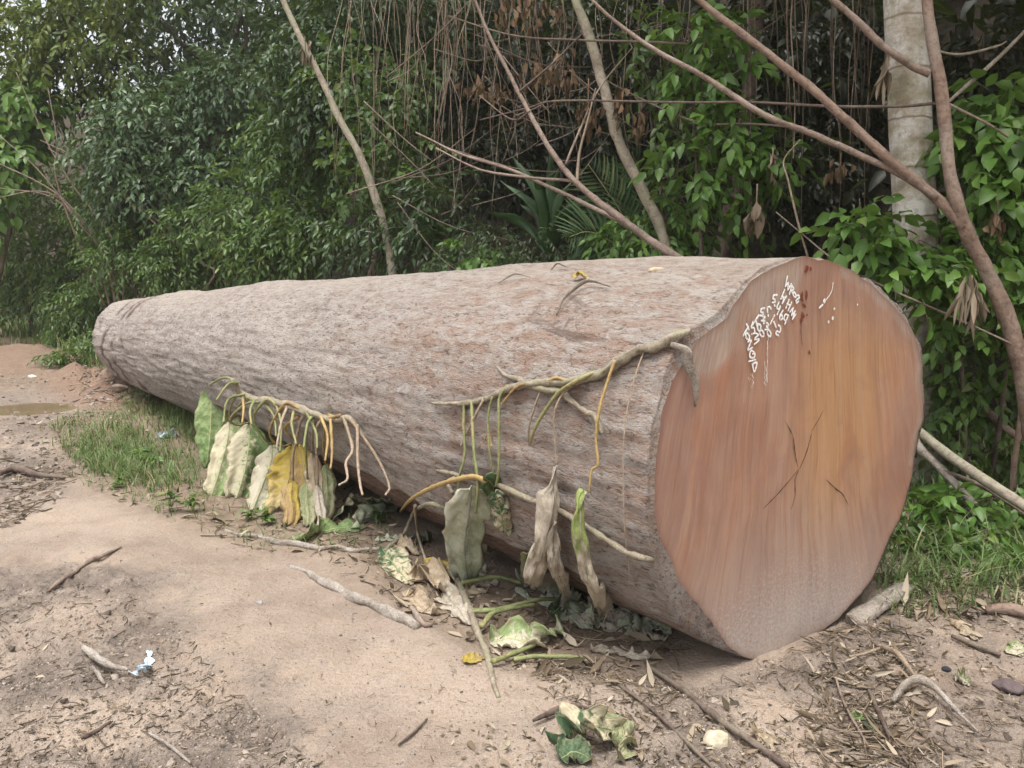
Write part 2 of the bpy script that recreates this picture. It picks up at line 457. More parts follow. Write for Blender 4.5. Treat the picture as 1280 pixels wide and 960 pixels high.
# ================================================================== THE LOG
FACE = [(1002, 322), (1022, 324), (1040, 328), (1062, 336), (1077, 349), (1096, 361), (1111, 376), (1127, 394), (1139, 413), (1148, 432), (1152, 452), (1151, 480), (1154, 505), (1153, 527),
        (1147, 541), (1142, 570), (1139, 597), (1133, 618), (1124, 648), (1112, 670), (1102, 694), (1091, 722), (1068, 750), (1050, 771), (1014, 794), (981, 812), (961, 822), (936, 823), (916, 812),
        (900, 795), (887, 776), (872, 756), (854, 733), (838, 700), (822, 660), (818, 615), (821, 562), (830, 510), (841, 473), (858, 447), (870, 424), (888, 411), (908, 398), (922, 374), (938, 353), (955, 340), (982, 327)]
RIM = [(1002, 321), (1022, 323), (1042, 326), (1064, 333), (1080, 346), (1099, 358), (1115, 372), (1131, 391), (1143, 410), (1153, 430), (1157, 452), (1158, 480), (1159, 505), (1157, 528),
       (1152, 544), (1147, 572), (1144, 599), (1138, 621), (1129, 651), (1117, 673), (1107, 697), (1095, 724), (1071, 752), (1051, 773), (1014, 796), (981, 814), (961, 824), (936, 825), (914, 815),
       (896, 806), (876, 797), (858, 787), (842, 762), (826, 718), (815, 665), (812, 615), (815, 562), (824, 510), (833, 470), (846, 443), (862, 416), (880, 404), (902, 391), (916, 370), (933, 350), (951, 337), (980, 325)]
foot = G(945, 822)
far_bottom = G(178, 478)
YF = far_bottom[1]
far_top = W(178, 370, YF)
RF = (far_top[2] - far_bottom[2]) / 2
CF = np.array([far_bottom[0], far_bottom[1], far_bottom[2] + RF - 0.02])
ax0 = nrm(np.array([CF[0] - foot[0] - 0.0, CF[1] - foot[1] - 0.15, 0]))
yaw = math.radians(8)             # the saw cut is not quite square to the log
cy_, sy_ = math.cos(yaw), math.sin(yaw)
fn = -np.array([ax0[0] * cy_ - ax0[1] * sy_, ax0[0] * sy_ + ax0[1] * cy_, 0])      # outward face normal candidates
fn2 = -np.array([ax0[0] * cy_ + ax0[1] * sy_, -ax0[0] * sy_ + ax0[1] * cy_, 0])
vd = nrm(np.array([-1.1, -3.2, 0.0]))
if fn2.dot(vd) > fn.dot(vd): fn = fn2
def on_face(px, py, off=0.0):
    d = ray(px, py); o = np.array([0, 0, EYE])
    t = (foot + fn * off - o).dot(fn) / d.dot(fn)
    return o + d * t
fa = nrm(np.cross([0, 0, 1.0], fn))     # across the face
F3 = np.array([on_face(*p) for p in FACE]); R3 = np.array([on_face(*p) for p in RIM])
CN = F3.mean(0); CN[2] = (F3[:, 2].max() + F3[:, 2].min()) / 2
CN = CN + fa * (((F3 - CN) @ fa).max() + ((F3 - CN) @ fa).min()) / 2
AX = nrm(CF - CN); LEN = np.linalg.norm(CF - CN)
LOGLOC = np.array([foot[0], foot[1], foot[2]])
log = thing('felled_log', LOGLOC, 'huge felled tree log with pale rough bark and orange brown cut face, lying on clay', 'log')
NT = 420
def polar(P3):
    a = (P3 - CN) @ fa; b = P3[:, 2] - CN[2]
    th = np.unwrap(np.arctan2(b, a)); r = np.hypot(a, b)
    oidx = np.argsort(th % (2 * np.pi)); t = (th % (2 * np.pi))[oidx]; r = r[oidx]
    t = np.concatenate([t - 2 * np.pi, t, t + 2 * np.pi]); r = np.concatenate([r, r, r])
    tt = np.linspace(0, 2 * np.pi, NT, endpoint=False)
    return np.interp(tt, t, r)
TH = np.linspace(0, 2 * np.pi, NT, endpoint=False)
rF, rR = polar(F3), polar(R3)
rF = rF * (1 + 0.006 * vn3(np.cos(TH) * 9, np.sin(TH) * 9, 0, 44) + 0.004 * vn3(np.cos(TH) * 30, np.sin(TH) * 30, 0, 45))
rR = rR * (1 + 0.010 * vn3(np.cos(TH) * 7, np.sin(TH) * 7, 0, 46) + 0.006 * vn3(np.cos(TH) * 26, np.sin(TH) * 26, 0, 47))
def smooth_c(a, k):
    ker = np.hanning(2 * k + 1); ker /= ker.sum()
    return np.convolve(np.concatenate([a[-k:], a, a[:k]]), ker, 'valid')
rRs = smooth_c(rR, 12)
NS = 760
S = np.concatenate([[0, 0.004], np.linspace(0.012, LEN, NS - 2)])
fperp = nrm(np.cross([0, 0, 1.0], -AX)); fperp[2] = 0; fperp = nrm(fperp)
upv = np.array([0, 0, 1.0])
g = S[:, None]
b = sstep(0.0, 1.0, np.clip(g / 3.4, 0, 1)) ** 0.8
rb0 = rR[None] * np.exp(-(g / 0.10) ** 1) + rRs[None] * (1 - np.exp(-(g / 0.10)))
Rfar = RF * (1 + 0.03 * np.cos(TH * 2 + 1) + 0.02 * np.cos(TH * 3))
tap = np.clip(g / LEN, 0, 1)
mean_n = rRs.mean() * 0.985
prof = (mean_n + (RF - mean_n) * tap) * (Rfar[None] / RF)
RB = rb0 * (1 - b) + prof * b + 0.03 * np.sin(np.pi * tap) ** 2
cx, cz = np.cos(TH)[None], np.sin(TH)[None]
RB = RB + 0.026 * fbm(cx * 1.8, cz * 1.8, g * 0.8, 4, 71) * sstep(0.0, 0.5, g)
# fibrous bark relief, stretched along the log
fib = fbm(cx * 26, cz * 26, g * 3.2, 4, 81, 0.6)
plate = fbm(cx * 9, cz * 9, g * 1.6, 3, 91)
RB = RB + (0.005 * fib + 0.007 * plate) * sstep(0.0, 0.08, g)
# peeled lower flank: a ledge where bark has come off
pe_edge = np.radians(208) + 0.10 * fbm(g * 0.9, 0, 0, 3, 15) + 0.02 * fbm(g * 6, 3, 0, 2, 16)
thm = np.broadcast_to(TH[None], RB.shape)
side = np.cos(thm)
# which side faces the camera: fa direction sign
cam_side = -1 if ((np.array([0, 0, 0]) - CN) @ fperp) < 0 else 1
angd = np.where(cam_side < 0, thm, (np.pi - thm) % (2 * np.pi))      # pi = towards the camera, 3pi/2 = down
peel = sstep(0, 0.03, angd - pe_edge) * sstep(0, 0.1, np.radians(300) - angd) * sstep(0.0, 1.2, g) * sstep(0, 1.5, LEN * 0.62 - g)
RB = RB - 0.028 * peel
# ring-like scars near the far end
for gg, dep, ph in ((LEN - 0.75, 0.022, 0.3), (LEN - 1.35, 0.026, 1.4), (LEN - 1.75, 0.02, 2.3), (LEN - 0.35, 0.012, 0.9)):
    gs = gg + 0.22 * np.sin(TH * 2 + ph)[None] + 0.1 * fbm(cx * 3, cz * 3, 0, 3, int(gg * 10))
    RB = RB - dep * np.exp(-((g - gs) / 0.045) ** 2) * (0.5 + 0.5 * fbm(cx * 2.5 + gg, cz * 2.5, 0, 2, 5))
RB = RB - 0.05 * sstep(LEN - 0.18, LEN, g) ** 2
# ring frames
wb = sstep(0, 1.0, np.clip(S / 0.8, 0, 1))[:, None]
HA = nrm(fa[None] * (1 - wb) + fperp[None] * wb)
CC = CN[None] + AX[None] * S[:, None]
CC[:, 2] += 0.02 * np.sin(np.pi * np.clip(S / LEN, 0, 1)) ** 2
BV = CC[:, None] + HA[:, None] * (RB * cx)[..., None] + upv * (RB * cz)[..., None]
# first rings sit on the saw cut
BV[0] = CN + fa * (rF * np.cos(TH))[:, None] + upv * (rF * np.sin(TH))[:, None]
BV[1] = CN - fn * 0.012 + fa * ((0.4 * rF + 0.6 * rR) * np.cos(TH))[:, None] + upv * ((0.4 * rF + 0.6 * rR) * np.sin(TH))[:, None]
BODY = BV.reshape(-1, 3)
i, j = np.meshgrid(np.arange(NS - 1), np.arange(NT), indexing='ij'); j2 = (j + 1) % NT
BQ = np.stack([i * NT + j, i * NT + j2, (i + 1) * NT + j2, (i + 1) * NT + j], -1).reshape(-1, 4)
if np.cross(BODY[BQ[9000, 1]] - BODY[BQ[9000, 0]], BODY[BQ[9000, 3]] - BODY[BQ[9000, 0]]).dot(BODY[BQ[9000, 0]] - CC[9000 // NT]) < 0: BQ = BQ[:, ::-1]
uvb = np.stack([np.broadcast_to(g, RB.shape), np.broadcast_to(TH[None] * 0.78, RB.shape)], -1).reshape(-1, 2)
gb = np.broadcast_to(g, RB.shape)
# bark colour: object coordinates turned so that X runs along the log
m = M('weathered_bark', 0.9, 0.2)
yawL = math.atan2(AX[1], AX[0])
oc = m.n('VectorRotate', rotation_type='Z_AXIS'); m.l(m.obj(), oc.inputs['Vector']); oc.inputs['Angle'].default_value = -yawL
o = oc.outputs[0]
st = m.mapping(o, (0.42, 1, 1)); st2 = m.mapping(o, (0.30, 1, 1)); st3 = m.mapping(o, (1.6, 0.55, 0.55))
nA, nB, nC, nD = m.noise(o, 1.3, 5, 0.6), m.noise(st, 15, 7, 0.74, 0.6), m.noise(st2, 58, 6, 0.74, 0.9), m.noise(st, 150, 4, 0.7, 0.4)
nE = m.noise(st3, 1.7, 4, 0.55)
c = m.ramp(nB, [(0.28, (0.225, 0.178, 0.152)), (0.46, (0.36, 0.31, 0.275)), (0.62, (0.44, 0.395, 0.36)), (0.8, (0.51, 0.475, 0.44))])
c = m.mix(m.math('MULTIPLY', m.ramp(nE, [(0.5, 0.0), (0.7, 0.32)]), m.ramp(nB, [(0.35, 1.0), (0.58, 0.05)])), c, (0.33, 0.22, 0.165))
front = m.ramp(m.math('ADD', m.attr('front'), m.math('MULTIPLY', m.math('SUBTRACT', nA, 0.5), 1.0)), [(0.40, 0.0), (0.75, 1.0)])
c = m.mix(m.ramp(m.noise(o, 2.6, 6, 0.7, 0.6), [(0.58, 0.0), (0.70, 0.65)]), c, (0.155, 0.115, 0.095))
c = m.mix(m.math('MULTIPLY', m.math('MULTIPLY', front, m.ramp(nB, [(0.38, 0.75), (0.56, 0.05)])), 0.7), c, (0.36, 0.20, 0.125))
c = m.mix(m.ramp(nA, [(0.5, 0.0), (0.72, 0.55)]), c, (0.47, 0.42, 0.37))
c = m.mix(m.ramp(nC, [(0.56, 0.0), (0.7, 0.7)]), c, (0.55, 0.515, 0.48))
pc = m.ramp(nC, [(0.3, (0.09, 0.05, 0.037)), (0.5, (0.19, 0.11, 0.08)), (0.68, (0.30, 0.20, 0.155))])
c = m.mix(m.math('MULTIPLY', m.attr('peel'), 0.92), c, pc)
c = m.mix(m.ramp(nC, [(0.38, 0.85), (0.47, 0.0)]), c, (0.115, 0.08, 0.065))
gg_ = m.noise(st, 5.0, 5, .68, 1.2)
c = m.mix(m.ramp(gg_, [(.62, 0.), (.69, .75)]), c, (.13, .085, .068))
c = m.mix(m.ramp(nD, [(.58, 0.), (.7, .5)]), c, (.58, .55, .52))
c = m.mix(m.ramp(nD, [(0.32, 0.6), (0.44, 0.0)]), c, (0.16, 0.115, 0.09))
c = m.mix(m.math('MULTIPLY', m.attr('scar'), 0.9), c, (0.10, 0.062, 0.052))
c = m.mix(m.math('MULTIPLY', m.attr('dust'), m.ramp(nB, [(0.3, 0.2), (0.6, 0.7)])), c, (0.45, 0.385, 0.32))
m.color(c)
m.bump(m.math('ADD', m.math('MULTIPLY', nB, 0.7), m.math('ADD', nC, m.math('MULTIPLY', nD, 0.8))), 0.022, 1.0)
front_a = 0.95 - gb / 3.6 + 0.25 * np.exp(-((angd - np.radians(150)) / 0.9) ** 2)
scar_a = np.zeros_like(RB)
for gg, ph in ((LEN - 0.75, 0.3), (LEN - 1.35, 1.4), (LEN - 1.75, 2.3)):
    gs = gg + 0.22 * np.sin(TH * 2 + ph)[None] + 0.1 * fbm(cx * 3, cz * 3, 0, 3, int(gg * 10))
    scar_a = np.maximum(scar_a, np.exp(-((g - gs) / 0.075) ** 2) * sstep(-0.55, 0.15, fbm(cx * 2.5 + gg, cz * 2.5, g, 3, 5)))
dust_a = sstep(0.62, 0.98, np.broadcast_to(cz, RB.shape)) * (0.55 + 0.45 * fbm(cx * 3, cz * 3, g * 1.2, 3, 14))
body = mesh_np('bark', BODY, [BQ], m.m, parent=log, uv=uvb,
               vattr={'front': front_a.ravel(), 'peel': peel.ravel(), 'scar': scar_a.ravel(), 'dust': np.clip(dust_a, 0, 1).ravel()})
LOGBVH = BVHTree.FromPolygons([Vector(v) for v in BODY[::1].tolist()], BQ[::1].tolist())
def Lp(px, py, off=0.01, fallbackY=None):
    d = Vector(ray(px, py)).normalized()
    hit, nn, _, _ = LOGBVH.ray_cast(Vector((0, 0, EYE)), d)
    if hit is None:
        return W(px, py, fallbackY) if fallbackY else G(px, py, 0.02)
    if nn.dot(d) > 0: nn = -nn
    return np.array(hit + nn * off)

# cut face: rings of vertices from the outline to the pith
NR = 46
ff = np.linspace(1, 0, NR) ** 1.0
pithp = on_face(998, 585)
FV = []
for f in ff[:-1]:
    FV.append(pithp + (BV[0] - pithp) * f)
FV = np.concatenate(FV + [pithp[None]])
fa_c = (FV - CN) @ fa; fz_c = FV[:, 2]
edge = np.concatenate([np.repeat(ff[:-1], NT), [0]])
dsp = 0.004 * fbm(fa_c * 3, fz_c * 1.2, 0, 3, 3) + 0.0022 * fbm(fa_c * 22 + fz_c * 1.5, fz_c * 0.8, 0, 3, 4)
FV = FV + fn[None] * (dsp * sstep(0, 0.12, 1 - edge))[:, None]
i, j = np.meshgrid(np.arange(NR - 2), np.arange(NT), indexing='ij'); j2 = (j + 1) % NT
FQ = np.stack([i * NT + j, i * NT + j2, (i + 1) * NT + j2, (i + 1) * NT + j], -1).reshape(-1, 4)
k = np.arange(NT); FT = np.stack([(NR - 2) * NT + k, (NR - 2) * NT + (k + 1) % NT, np.full(NT, len(FV) - 1)], 1)
if np.cross(FV[FQ[0, 1]] - FV[FQ[0, 0]], FV[FQ[0, 3]] - FV[FQ[0, 0]]).dot(fn) < 0: FQ, FT = FQ[:, ::-1], FT[:, ::-1]
uvf = np.stack([(FV - pithp) @ fa, FV[:, 2] - pithp[2]], 1)
m = M('sawn_wood', 0.72, 0.25)
uv = m.uv(); s = m.sep(uv)
# saw marks: near vertical, leaning with the cut
wob = m.noise(uv, 2.2, 3, 0.5)
ux = m.math('MULTIPLY', s[0], m.math('ADD', 1.0, m.math('MULTIPLY', s[1], 0.42)))
ux = m.math('ADD', ux, m.math('MULTIPLY', wob, 0.09))
cmb = m.n('CombineXYZ'); m.l(ux, cmb.inputs[0]); m.l(s[1], cmb.inputs[1])
rot = m.mapping(cmb.outputs[0], (1, 1, 1), rot=(0, 0, math.radians(-3)))
k1 = m.noise(m.mapping(rot, (4.5, 0.75, 1)), 1.8, 6, 0.62, 1.1)
k2 = m.noise(m.mapping(rot, (30, 0.8, 1)), 2.2, 4, 0.6, 0.35)
k3 = m.noise(m.mapping(rot, (130, 1.6, 1)), 1.4, 3, 0.6)
big = m.noise(uv, 1.6, 4, 0.55, 0.4)
ed = m.attr('edge')
c = m.ramp(k1, [(0.25, (0.225, 0.12, 0.085)), (0.5, (0.33, 0.19, 0.132)), (0.78, (0.40, 0.25, 0.18))])
heart = m.math('ADD', m.attr('heart'), m.math('MULTIPLY', m.math('SUBTRACT', big, 0.5), 1.3))
c = m.mix(m.math('MULTIPLY', m.ramp(heart, [(0.3, 0.0), (0.75, 1.0)]), 0.85), c, m.ramp(k2, [(0.2, (0.37, 0.195, 0.09)), (0.75, (0.475, 0.275, 0.135))]))
pink = m.ramp(m.math('ADD', m.attr('pink'), m.math('MULTIPLY', m.math('SUBTRACT', big, 0.5), 0.9)), [(0.4, 0.0), (0.8, 0.55)])
c = m.mix(pink, c, m.ramp(k1, [(0.25, (0.225, 0.13, 0.105)), (0.75, (0.31, 0.20, 0.165))]))
c = m.mix(m.math('MULTIPLY', m.ramp(k2, [(0.32, 0.6), (0.48, 0.0)]), m.ramp(big, [(0.38, 0.15), (0.6, 1.0)])), c, (0.22, 0.11, 0.07))
c = m.mix(m.ramp(k3, [(0.52, 0.0), (0.72, 0.14)]), c, (0.52, 0.38, 0.3))
c = m.mix(m.math('MULTIPLY', m.attr('streak'), m.ramp(k1, [(0.35, 0.7), (0.6, 0.15)])), c, (0.38, 0.165, 0.085))
sap = m.ramp(m.math('ADD', m.attr('sap'), m.math('MULTIPLY', m.math('SUBTRACT', m.noise(uv, 7, 4, 0.6), 0.5), 0.7)), [(0.4, 0.0), (0.7, 1.0)])
c = m.mix(m.math('MULTIPLY', sap, 0.8), c, m.ramp(m.noise(m.mapping(rot, (60, 6, 1)), 1.5, 4), [(0.3, (0.27, 0.205, 0.16)), (0.7, (0.42, 0.345, 0.29))]))
spl = m.noise(uv, 75, 3, 0.7)
band = m.noise(m.mapping(rot, (11, 0.35, 1)), 1.5, 4, .6, .4)
c = m.mix(m.ramp(band, [(.54, 0.), (.68, .38)]), c, (.45, .30, .205))
c = m.mix(m.ramp(band, [(.30, .35), (.44, 0.)]), c, (.25, .125, .07))
redb = m.noise(m.mapping(rot, (2.6, 1.1, 1)), 1.7, 5, .6, .9)
c = m.mix(m.ramp(redb, [(.52, 0.), (.68, .5)]), c, (.33, .145, .075))
blot = m.noise(uv, 4.5, 6, 0.62, 0.8)
c = m.mix(m.ramp(blot, [(0.5, 0.0), (0.72, 0.4)]), c, (0.235, 0.135, 0.11))
c = m.mix(m.ramp(blot, [(0.28, 0.35), (0.45, 0.0)]), c, (0.40, 0.22, 0.125))
dustf = m.ramp(m.math('ADD', m.attr('splash'), m.math('MULTIPLY', m.math('SUBTRACT', spl, 0.5), 1.5)), [(0.55, 0.0), (0.95, 0.9)])
c = m.mix(m.math('MULTIPLY', m.ramp(m.attr('splash'), [(.0, .0), (.55, .6)]), m.ramp(k2, [(.3, .45), (.6, 1.)])), c, (.40, .315, .27))
c = m.mix(dustf, c, (0.44, 0.385, 0.345))
c = m.mix(m.ramp(m.attr('rimd'), [(0.0, 0.0), (1.0, 0.6)]), c, (0.17, 0.085, 0.06))
m.color(c)
m.bump(m.math('ADD', m.math('MULTIPLY', k2, 0.5), m.math('ADD', m.math('MULTIPLY', k3, 0.28), m.math('MULTIPLY', spl, 0.12))), 0.005, 0.7)
def fpx(px, py):
    p = on_face(px, py); return np.array([(p - pithp) @ fa, p[2] - pithp[2]])
hc = fpx(1055, 520); pcx = fpx(870, 600)
hz = np.exp(-(((uvf[:, 0] - hc[0]) / 0.42) ** 2 + ((uvf[:, 1] - hc[1]) / 0.52) ** 2) * 1.0)
sgn = np.sign(hc[0] - pcx[0])
pk = sstep(-0.1, 0.62, -(uvf[:, 0] - fpx(950, 560)[0]) * sgn) * 0.9 + 0.5 * sstep(0.25, 0.6, uvf[:, 1])
stk = np.zeros(len(uvf))
for (xa, ya), (xb, yb), wd in (((905, 430), (872, 680), 0.035), ((935, 520), (905, 720), 0.02), ((880, 470), (862, 640), 0.02), ((1120, 470), (1085, 560), 0.05)):
    a, b2 = fpx(xa, ya), fpx(xb, yb); ab = b2 - a
    t = np.clip(((uvf - a) @ ab) / ab.dot(ab), 0, 1)
    dd = np.linalg.norm(uvf - a - t[:, None] * ab, axis=1)
    stk = np.maximum(stk, np.exp(-(dd / wd) ** 2) * (1 - 0.6 * t))
# grey weathered wedge at the upper left, and a thin sap ring
sp_ = np.zeros(len(uvf))
wl = [fpx(*p) for p in ((900, 402), (962, 338), (985, 335), (946, 415), (920, 430), (890, 440), (870, 470))]
a, b2 = fpx(885, 420), fpx(975, 333); ab = b2 - a
t = np.clip(((uvf - a) @ ab) / ab.dot(ab), 0, 1)
sp_ = np.exp(-(np.linalg.norm(uvf - a - t[:, None] * ab, axis=1) / 0.16) ** 2) * 1.25
sp_ = np.maximum(sp_, 0.75 * sstep(0.88, 0.99, edge) * (uvf[:, 0] * sgn > 0.2) * (uvf[:, 1] > -0.1))
splash = sstep(0.86, 0.05, uvf[:, 1] + pithp[2] - foot[2] + 0.25 * np.abs(uvf[:, 0] - fpx(985, 780)[0])) * 0.85
face = mesh_np('cut_face', FV, [FQ, FT], m.m, parent=log, uv=uvf,
               vattr={'edge': edge, 'heart': hz, 'pink': pk, 'streak': stk, 'sap': sp_, 'splash': splash, 'rimd': sstep(0.965, 1.0, edge)})
tag(face, 'orange brown sawn end with vertical saw marks and white paint lettering')
# far end cap
EV = np.vstack([BV[-1], BV[-1].mean(0)])
kk = np.arange(NT)
mesh_np('far_cut_face', EV, [np.stack([kk, (kk + 1) % NT, np.full(NT, NT)], 1)], wood_mat('old_sawn_wood', (0.2, 0.12, 0.08), (0.32, 0.2, 0.13), (0.3, 0.22, 0.17)), parent=log)

# ---- ribbons on the cut face
def ribbon(mb, pts_px, wd, off=0.0062, jitter=0.0, taper=False):
    P = np.array([on_face(*p, off=off) for p in pts_px])
    n = max(3, 4 * len(P)); C = catmull(P, n)
    T = nrm(np.gradient(C, axis=0)); Sd = nrm(np.cross(np.broadcast_to(fn, T.shape), T))
    hw = np.full(n, wd) * (1 + jitter * rng.standard_normal(n))
    if taper: hw = hw * np.sin(np.pi * np.linspace(0.06, 0.98, n)) ** 0.7
    V = np.concatenate([C + Sd * hw[:, None], C - Sd * hw[:, None], C + fn * 0.0012])
    i = np.arange(n - 1)
    mb.add(V, [np.stack([i, i + 2 * n, i + 1 + 2 * n, i + 1], 1), np.stack([i + 2 * n, i + n, i + n + 1, i + 1 + 2 * n], 1)])
    # round ends
    for c0, r0 in ((C[0], hw[0]), (C[-1], hw[-1])): blob(mb, c0, r0)
def blob(mb, c, r, sq=1.0):
    a = np.linspace(0, 2 * np.pi, 10, endpoint=False)
    rr = r * (1 + 0.15 * rng.standard_normal(10) * 0.5)
    V = np.vstack([c + fa * (rr * np.cos(a))[:, None] + upv * (rr * sq * np.sin(a))[:, None], c + fn * 0.0012])
    k = np.arange(10); mb.add(V, [np.stack([k, (k + 1) % 10, np.full(10, 10)], 1)])
def zz(p): return (900 + p[0] / 6.4, 330 + p[1] / 6.4)
def ell(cx, cy, rx, ry, tilt=-0.35):
    a = np.linspace(0, 2 * np.pi, 11)
    return [(cx + rx * math.cos(t) * math.cos(tilt) - ry * math.sin(t) * math.sin(tilt), cy + rx * math.cos(t) * math.sin(tilt) + ry * math.sin(t) * math.cos(tilt)) for t in a]
LINES = [
 [[(540, 98), (525, 178)], [(525, 178), (547, 150)], [(547, 150), (543, 208)], [(543, 208), (571, 160)], [(556, 242), (575, 172)], [(575, 172), (590, 200), (566, 214)], [(568, 212), (588, 240)], ell(597, 246, 10, 22), [(612, 254), (630, 252), (634, 270), (610, 290), (612, 312), (626, 300)]],
 [[(518, 205), (488, 278)], [(488, 278), (512, 262), (500, 314)], [(500, 314), (530, 260)], [(528, 352), (552, 288)], [(536, 318), (560, 330)], [(546, 372), (574, 305)], [(560, 384), (586, 350)], [(586, 350), (574, 412)], [(574, 412), (602, 376)], [(602, 376), (580, 440)], [(580, 440), (607, 402)]],
 [[(456, 248), (432, 250), (424, 276), (440, 284), (438, 306), (418, 308)], [(436, 330), (440, 336)], [(472, 306), (456, 350), (476, 366)], [(484, 338), (458, 404)], [(504, 372), (480, 414), (482, 446), (500, 436), (494, 408), (482, 420)], [(546, 412), (524, 404), (512, 440), (530, 450), (546, 412)], [(546, 412), (520, 480)]],
 [[(407, 360), (400, 342), (380, 352), (382, 386)], [(386, 410), (388, 416)], [(438, 408), (404, 478)], [(432, 464), (449, 506)], [(468, 490), (485, 510), (478, 546), (455, 538), (448, 560), (472, 574)]],
 [[(356, 354), (332, 360), (326, 384), (346, 390), (340, 412), (322, 412)], [(340, 418), (362, 424), (346, 440), (360, 460), (332, 452)], [(348, 474), (352, 478)], [(374, 470), (390, 490), (370, 500), (388, 520), (360, 526)], ell(393, 554, 13, 28)],
 [[(310, 410), (262, 484)], [(286, 446), (298, 500)], [(300, 478), (326, 492), (320, 536), (302, 522), (304, 488)], ell(335, 556, 15, 27), [(264, 462), (252, 508), (272, 512), (278, 550), (254, 560)], [(278, 552), (306, 566), (276, 602), (314, 606), (276, 642)]],
 [[(228, 500), (186, 574)], [(212, 480), (232, 524)], ell(222, 580, 14, 27), [(222, 624), (250, 612), (224, 686), (260, 668)], [(272, 704), (246, 694), (240, 742), (272, 750), (280, 716), (262, 720)], [(232, 780), (284, 766)], [(260, 800), (296, 790), (275, 862), (260, 800)]],
]
mw_ = M('white_paint', 0.7, 0.2).color((0.80, 0.80, 0.78)); mw_.l(mw_.ramp(mw_.noise(mw_.obj(), 170, 4, .7), [(.36, 0.15), (.46, 1.0)]), mw_.b.inputs['Alpha']); mw = mw_.m
for strokes in LINES:
    mb = MB()
    for s_ in strokes: ribbon(mb, [zz(p) for p in s_], 0.0037, jitter=0.12)
    mb.build('painted_lettering', mw, log)
mb = MB()
for s_, wd in (([(905, 150), (898, 200), (880, 245), (850, 285)], 0.0016), ([(822, 326), (796, 350)], 0.005)): ribbon(mb, [zz(p) for p in s_], wd, jitter=0.2)
for (x, y, r) in ((836, 296, 0.0085), (915, 358, 0.005), (902, 434, 0.007), (868, 464, 0.0055), (1100, 325, 0.004)): blob(mb, on_face(*zz((x, y)), off=0.0062), r, 1.2)
for k_ in range(26): blob(mb, on_face(*zz((382 - 8 * (k_ / 26) + rng.normal(0, 2), 590 + k_ * 14)), off=0.0062), 0.0009 + 0.0014 * rng.random(), 1.8)
for k_ in range(22): blob(mb, on_face(*zz((360 + rng.normal(0, 6), 780 + k_ * 9)), off=0.0062), 0.0008 + 0.001 * rng.random(), 1.6)
for k_ in range(16): blob(mb, on_face(*zz((255 + rng.normal(0, 12), 880 + k_ * 7)), off=0.0062), 0.0008 + 0.001 * rng.random(), 1.6)
mb.build('paint_splash', mw, log)
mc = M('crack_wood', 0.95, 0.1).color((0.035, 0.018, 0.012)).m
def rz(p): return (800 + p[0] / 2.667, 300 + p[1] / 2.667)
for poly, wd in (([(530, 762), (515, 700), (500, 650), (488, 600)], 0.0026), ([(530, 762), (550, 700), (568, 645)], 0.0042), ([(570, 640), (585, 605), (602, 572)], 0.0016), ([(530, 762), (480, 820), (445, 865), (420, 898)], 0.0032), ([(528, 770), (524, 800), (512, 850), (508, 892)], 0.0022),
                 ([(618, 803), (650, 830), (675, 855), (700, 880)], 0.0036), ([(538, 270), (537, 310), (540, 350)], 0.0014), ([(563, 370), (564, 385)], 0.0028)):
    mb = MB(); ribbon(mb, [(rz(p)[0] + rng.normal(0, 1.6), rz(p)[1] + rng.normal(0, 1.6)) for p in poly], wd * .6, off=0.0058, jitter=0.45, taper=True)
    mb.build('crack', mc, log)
ms = M('sap_stain', 0.6, 0.3).color((0.17, 0.045, 0.025)).m
mb = MB()
for poly, wd in (([(690, 15), (700, 40), (680, 60)], 0.010), ([(725, 20), (728, 60)], 0.006), ([(660, 225), (655, 270), (668, 300)], 0.008), ([(690, 210), (695, 250), (688, 290)], 0.006), ([(660, 320), (690, 345)], 0.008), ([(655, 385), (664, 420), (650, 450), (645, 475)], 0.008), ([(695, 400), (697, 412)], 0.006), ([(712, 700), (713, 720)], 0.004)):
    ribbon(mb, [zz(p) for p in poly], wd, off=0.0055, jitter=0.3, taper=True)
mb.build('sap_stain', ms, log)

# ================================================================== LEAF TOOLKIT
def leaf_arrays(P, D, Nn, L, Wd, droop=0.25, fold=0.25):
    """every leaf: 8 vertices, folded along the midrib and drooping to the tip"""
    n = len(P); D = nrm(D); Nn = nrm(Nn - D * (Nn * D).sum(1, keepdims=True)); S_ = np.cross(D, Nn)
    st = [0.0, 0.33, 0.68, 1.0]; hw = [0.0, 0.5, 0.4, 0.0]
    L = np.broadcast_to(L, n)[:, None]; Wd = np.broadcast_to(Wd, n)[:, None]; droop = np.broadcast_to(droop, n)[:, None]
    def cp(t): return P + D * L * t - Nn * droop * L * t * t
    V = np.empty((n, 8, 3))
    V[:, 0] = cp(0)
    for q, (t, h) in enumerate(((st[1], hw[1]), (st[2], hw[2]))):
        c = cp(t); up = Nn * Wd * h * fold * 2
        V[:, 1 + 3 * q] = c + S_ * Wd * h + up; V[:, 2 + 3 * q] = c; V[:, 3 + 3 * q] = c - S_ * Wd * h + up
    V[:, 7] = cp(1)
    b = (np.arange(n) * 8)[:, None]
    T = np.concatenate([b + [0, 1, 2], b + [0, 2, 3], b + [4, 7, 5], b + [5, 7, 6]])
    Qd = np.concatenate([b + [1, 4, 5, 2], b + [2, 5, 6, 3]])
    return V.reshape(-1, 3), T, Qd
def add_leaves(mb, P, D, Nn, L, Wd, droop=0.25, fold=0.25, r=None):
    if len(P) == 0: return
    V, T, Qd = leaf_arrays(P, D, Nn, L, Wd, droop, fold)
    r = rng.random(len(P)) if r is None else np.broadcast_to(r, len(P))
    mb.add(V, [T], r=np.tile(r, 4)); 
    mb.n -= len(V); mb.V.pop(); mb.UV.pop()
    mb.add(V, [Qd], r=np.tile(r, 2))
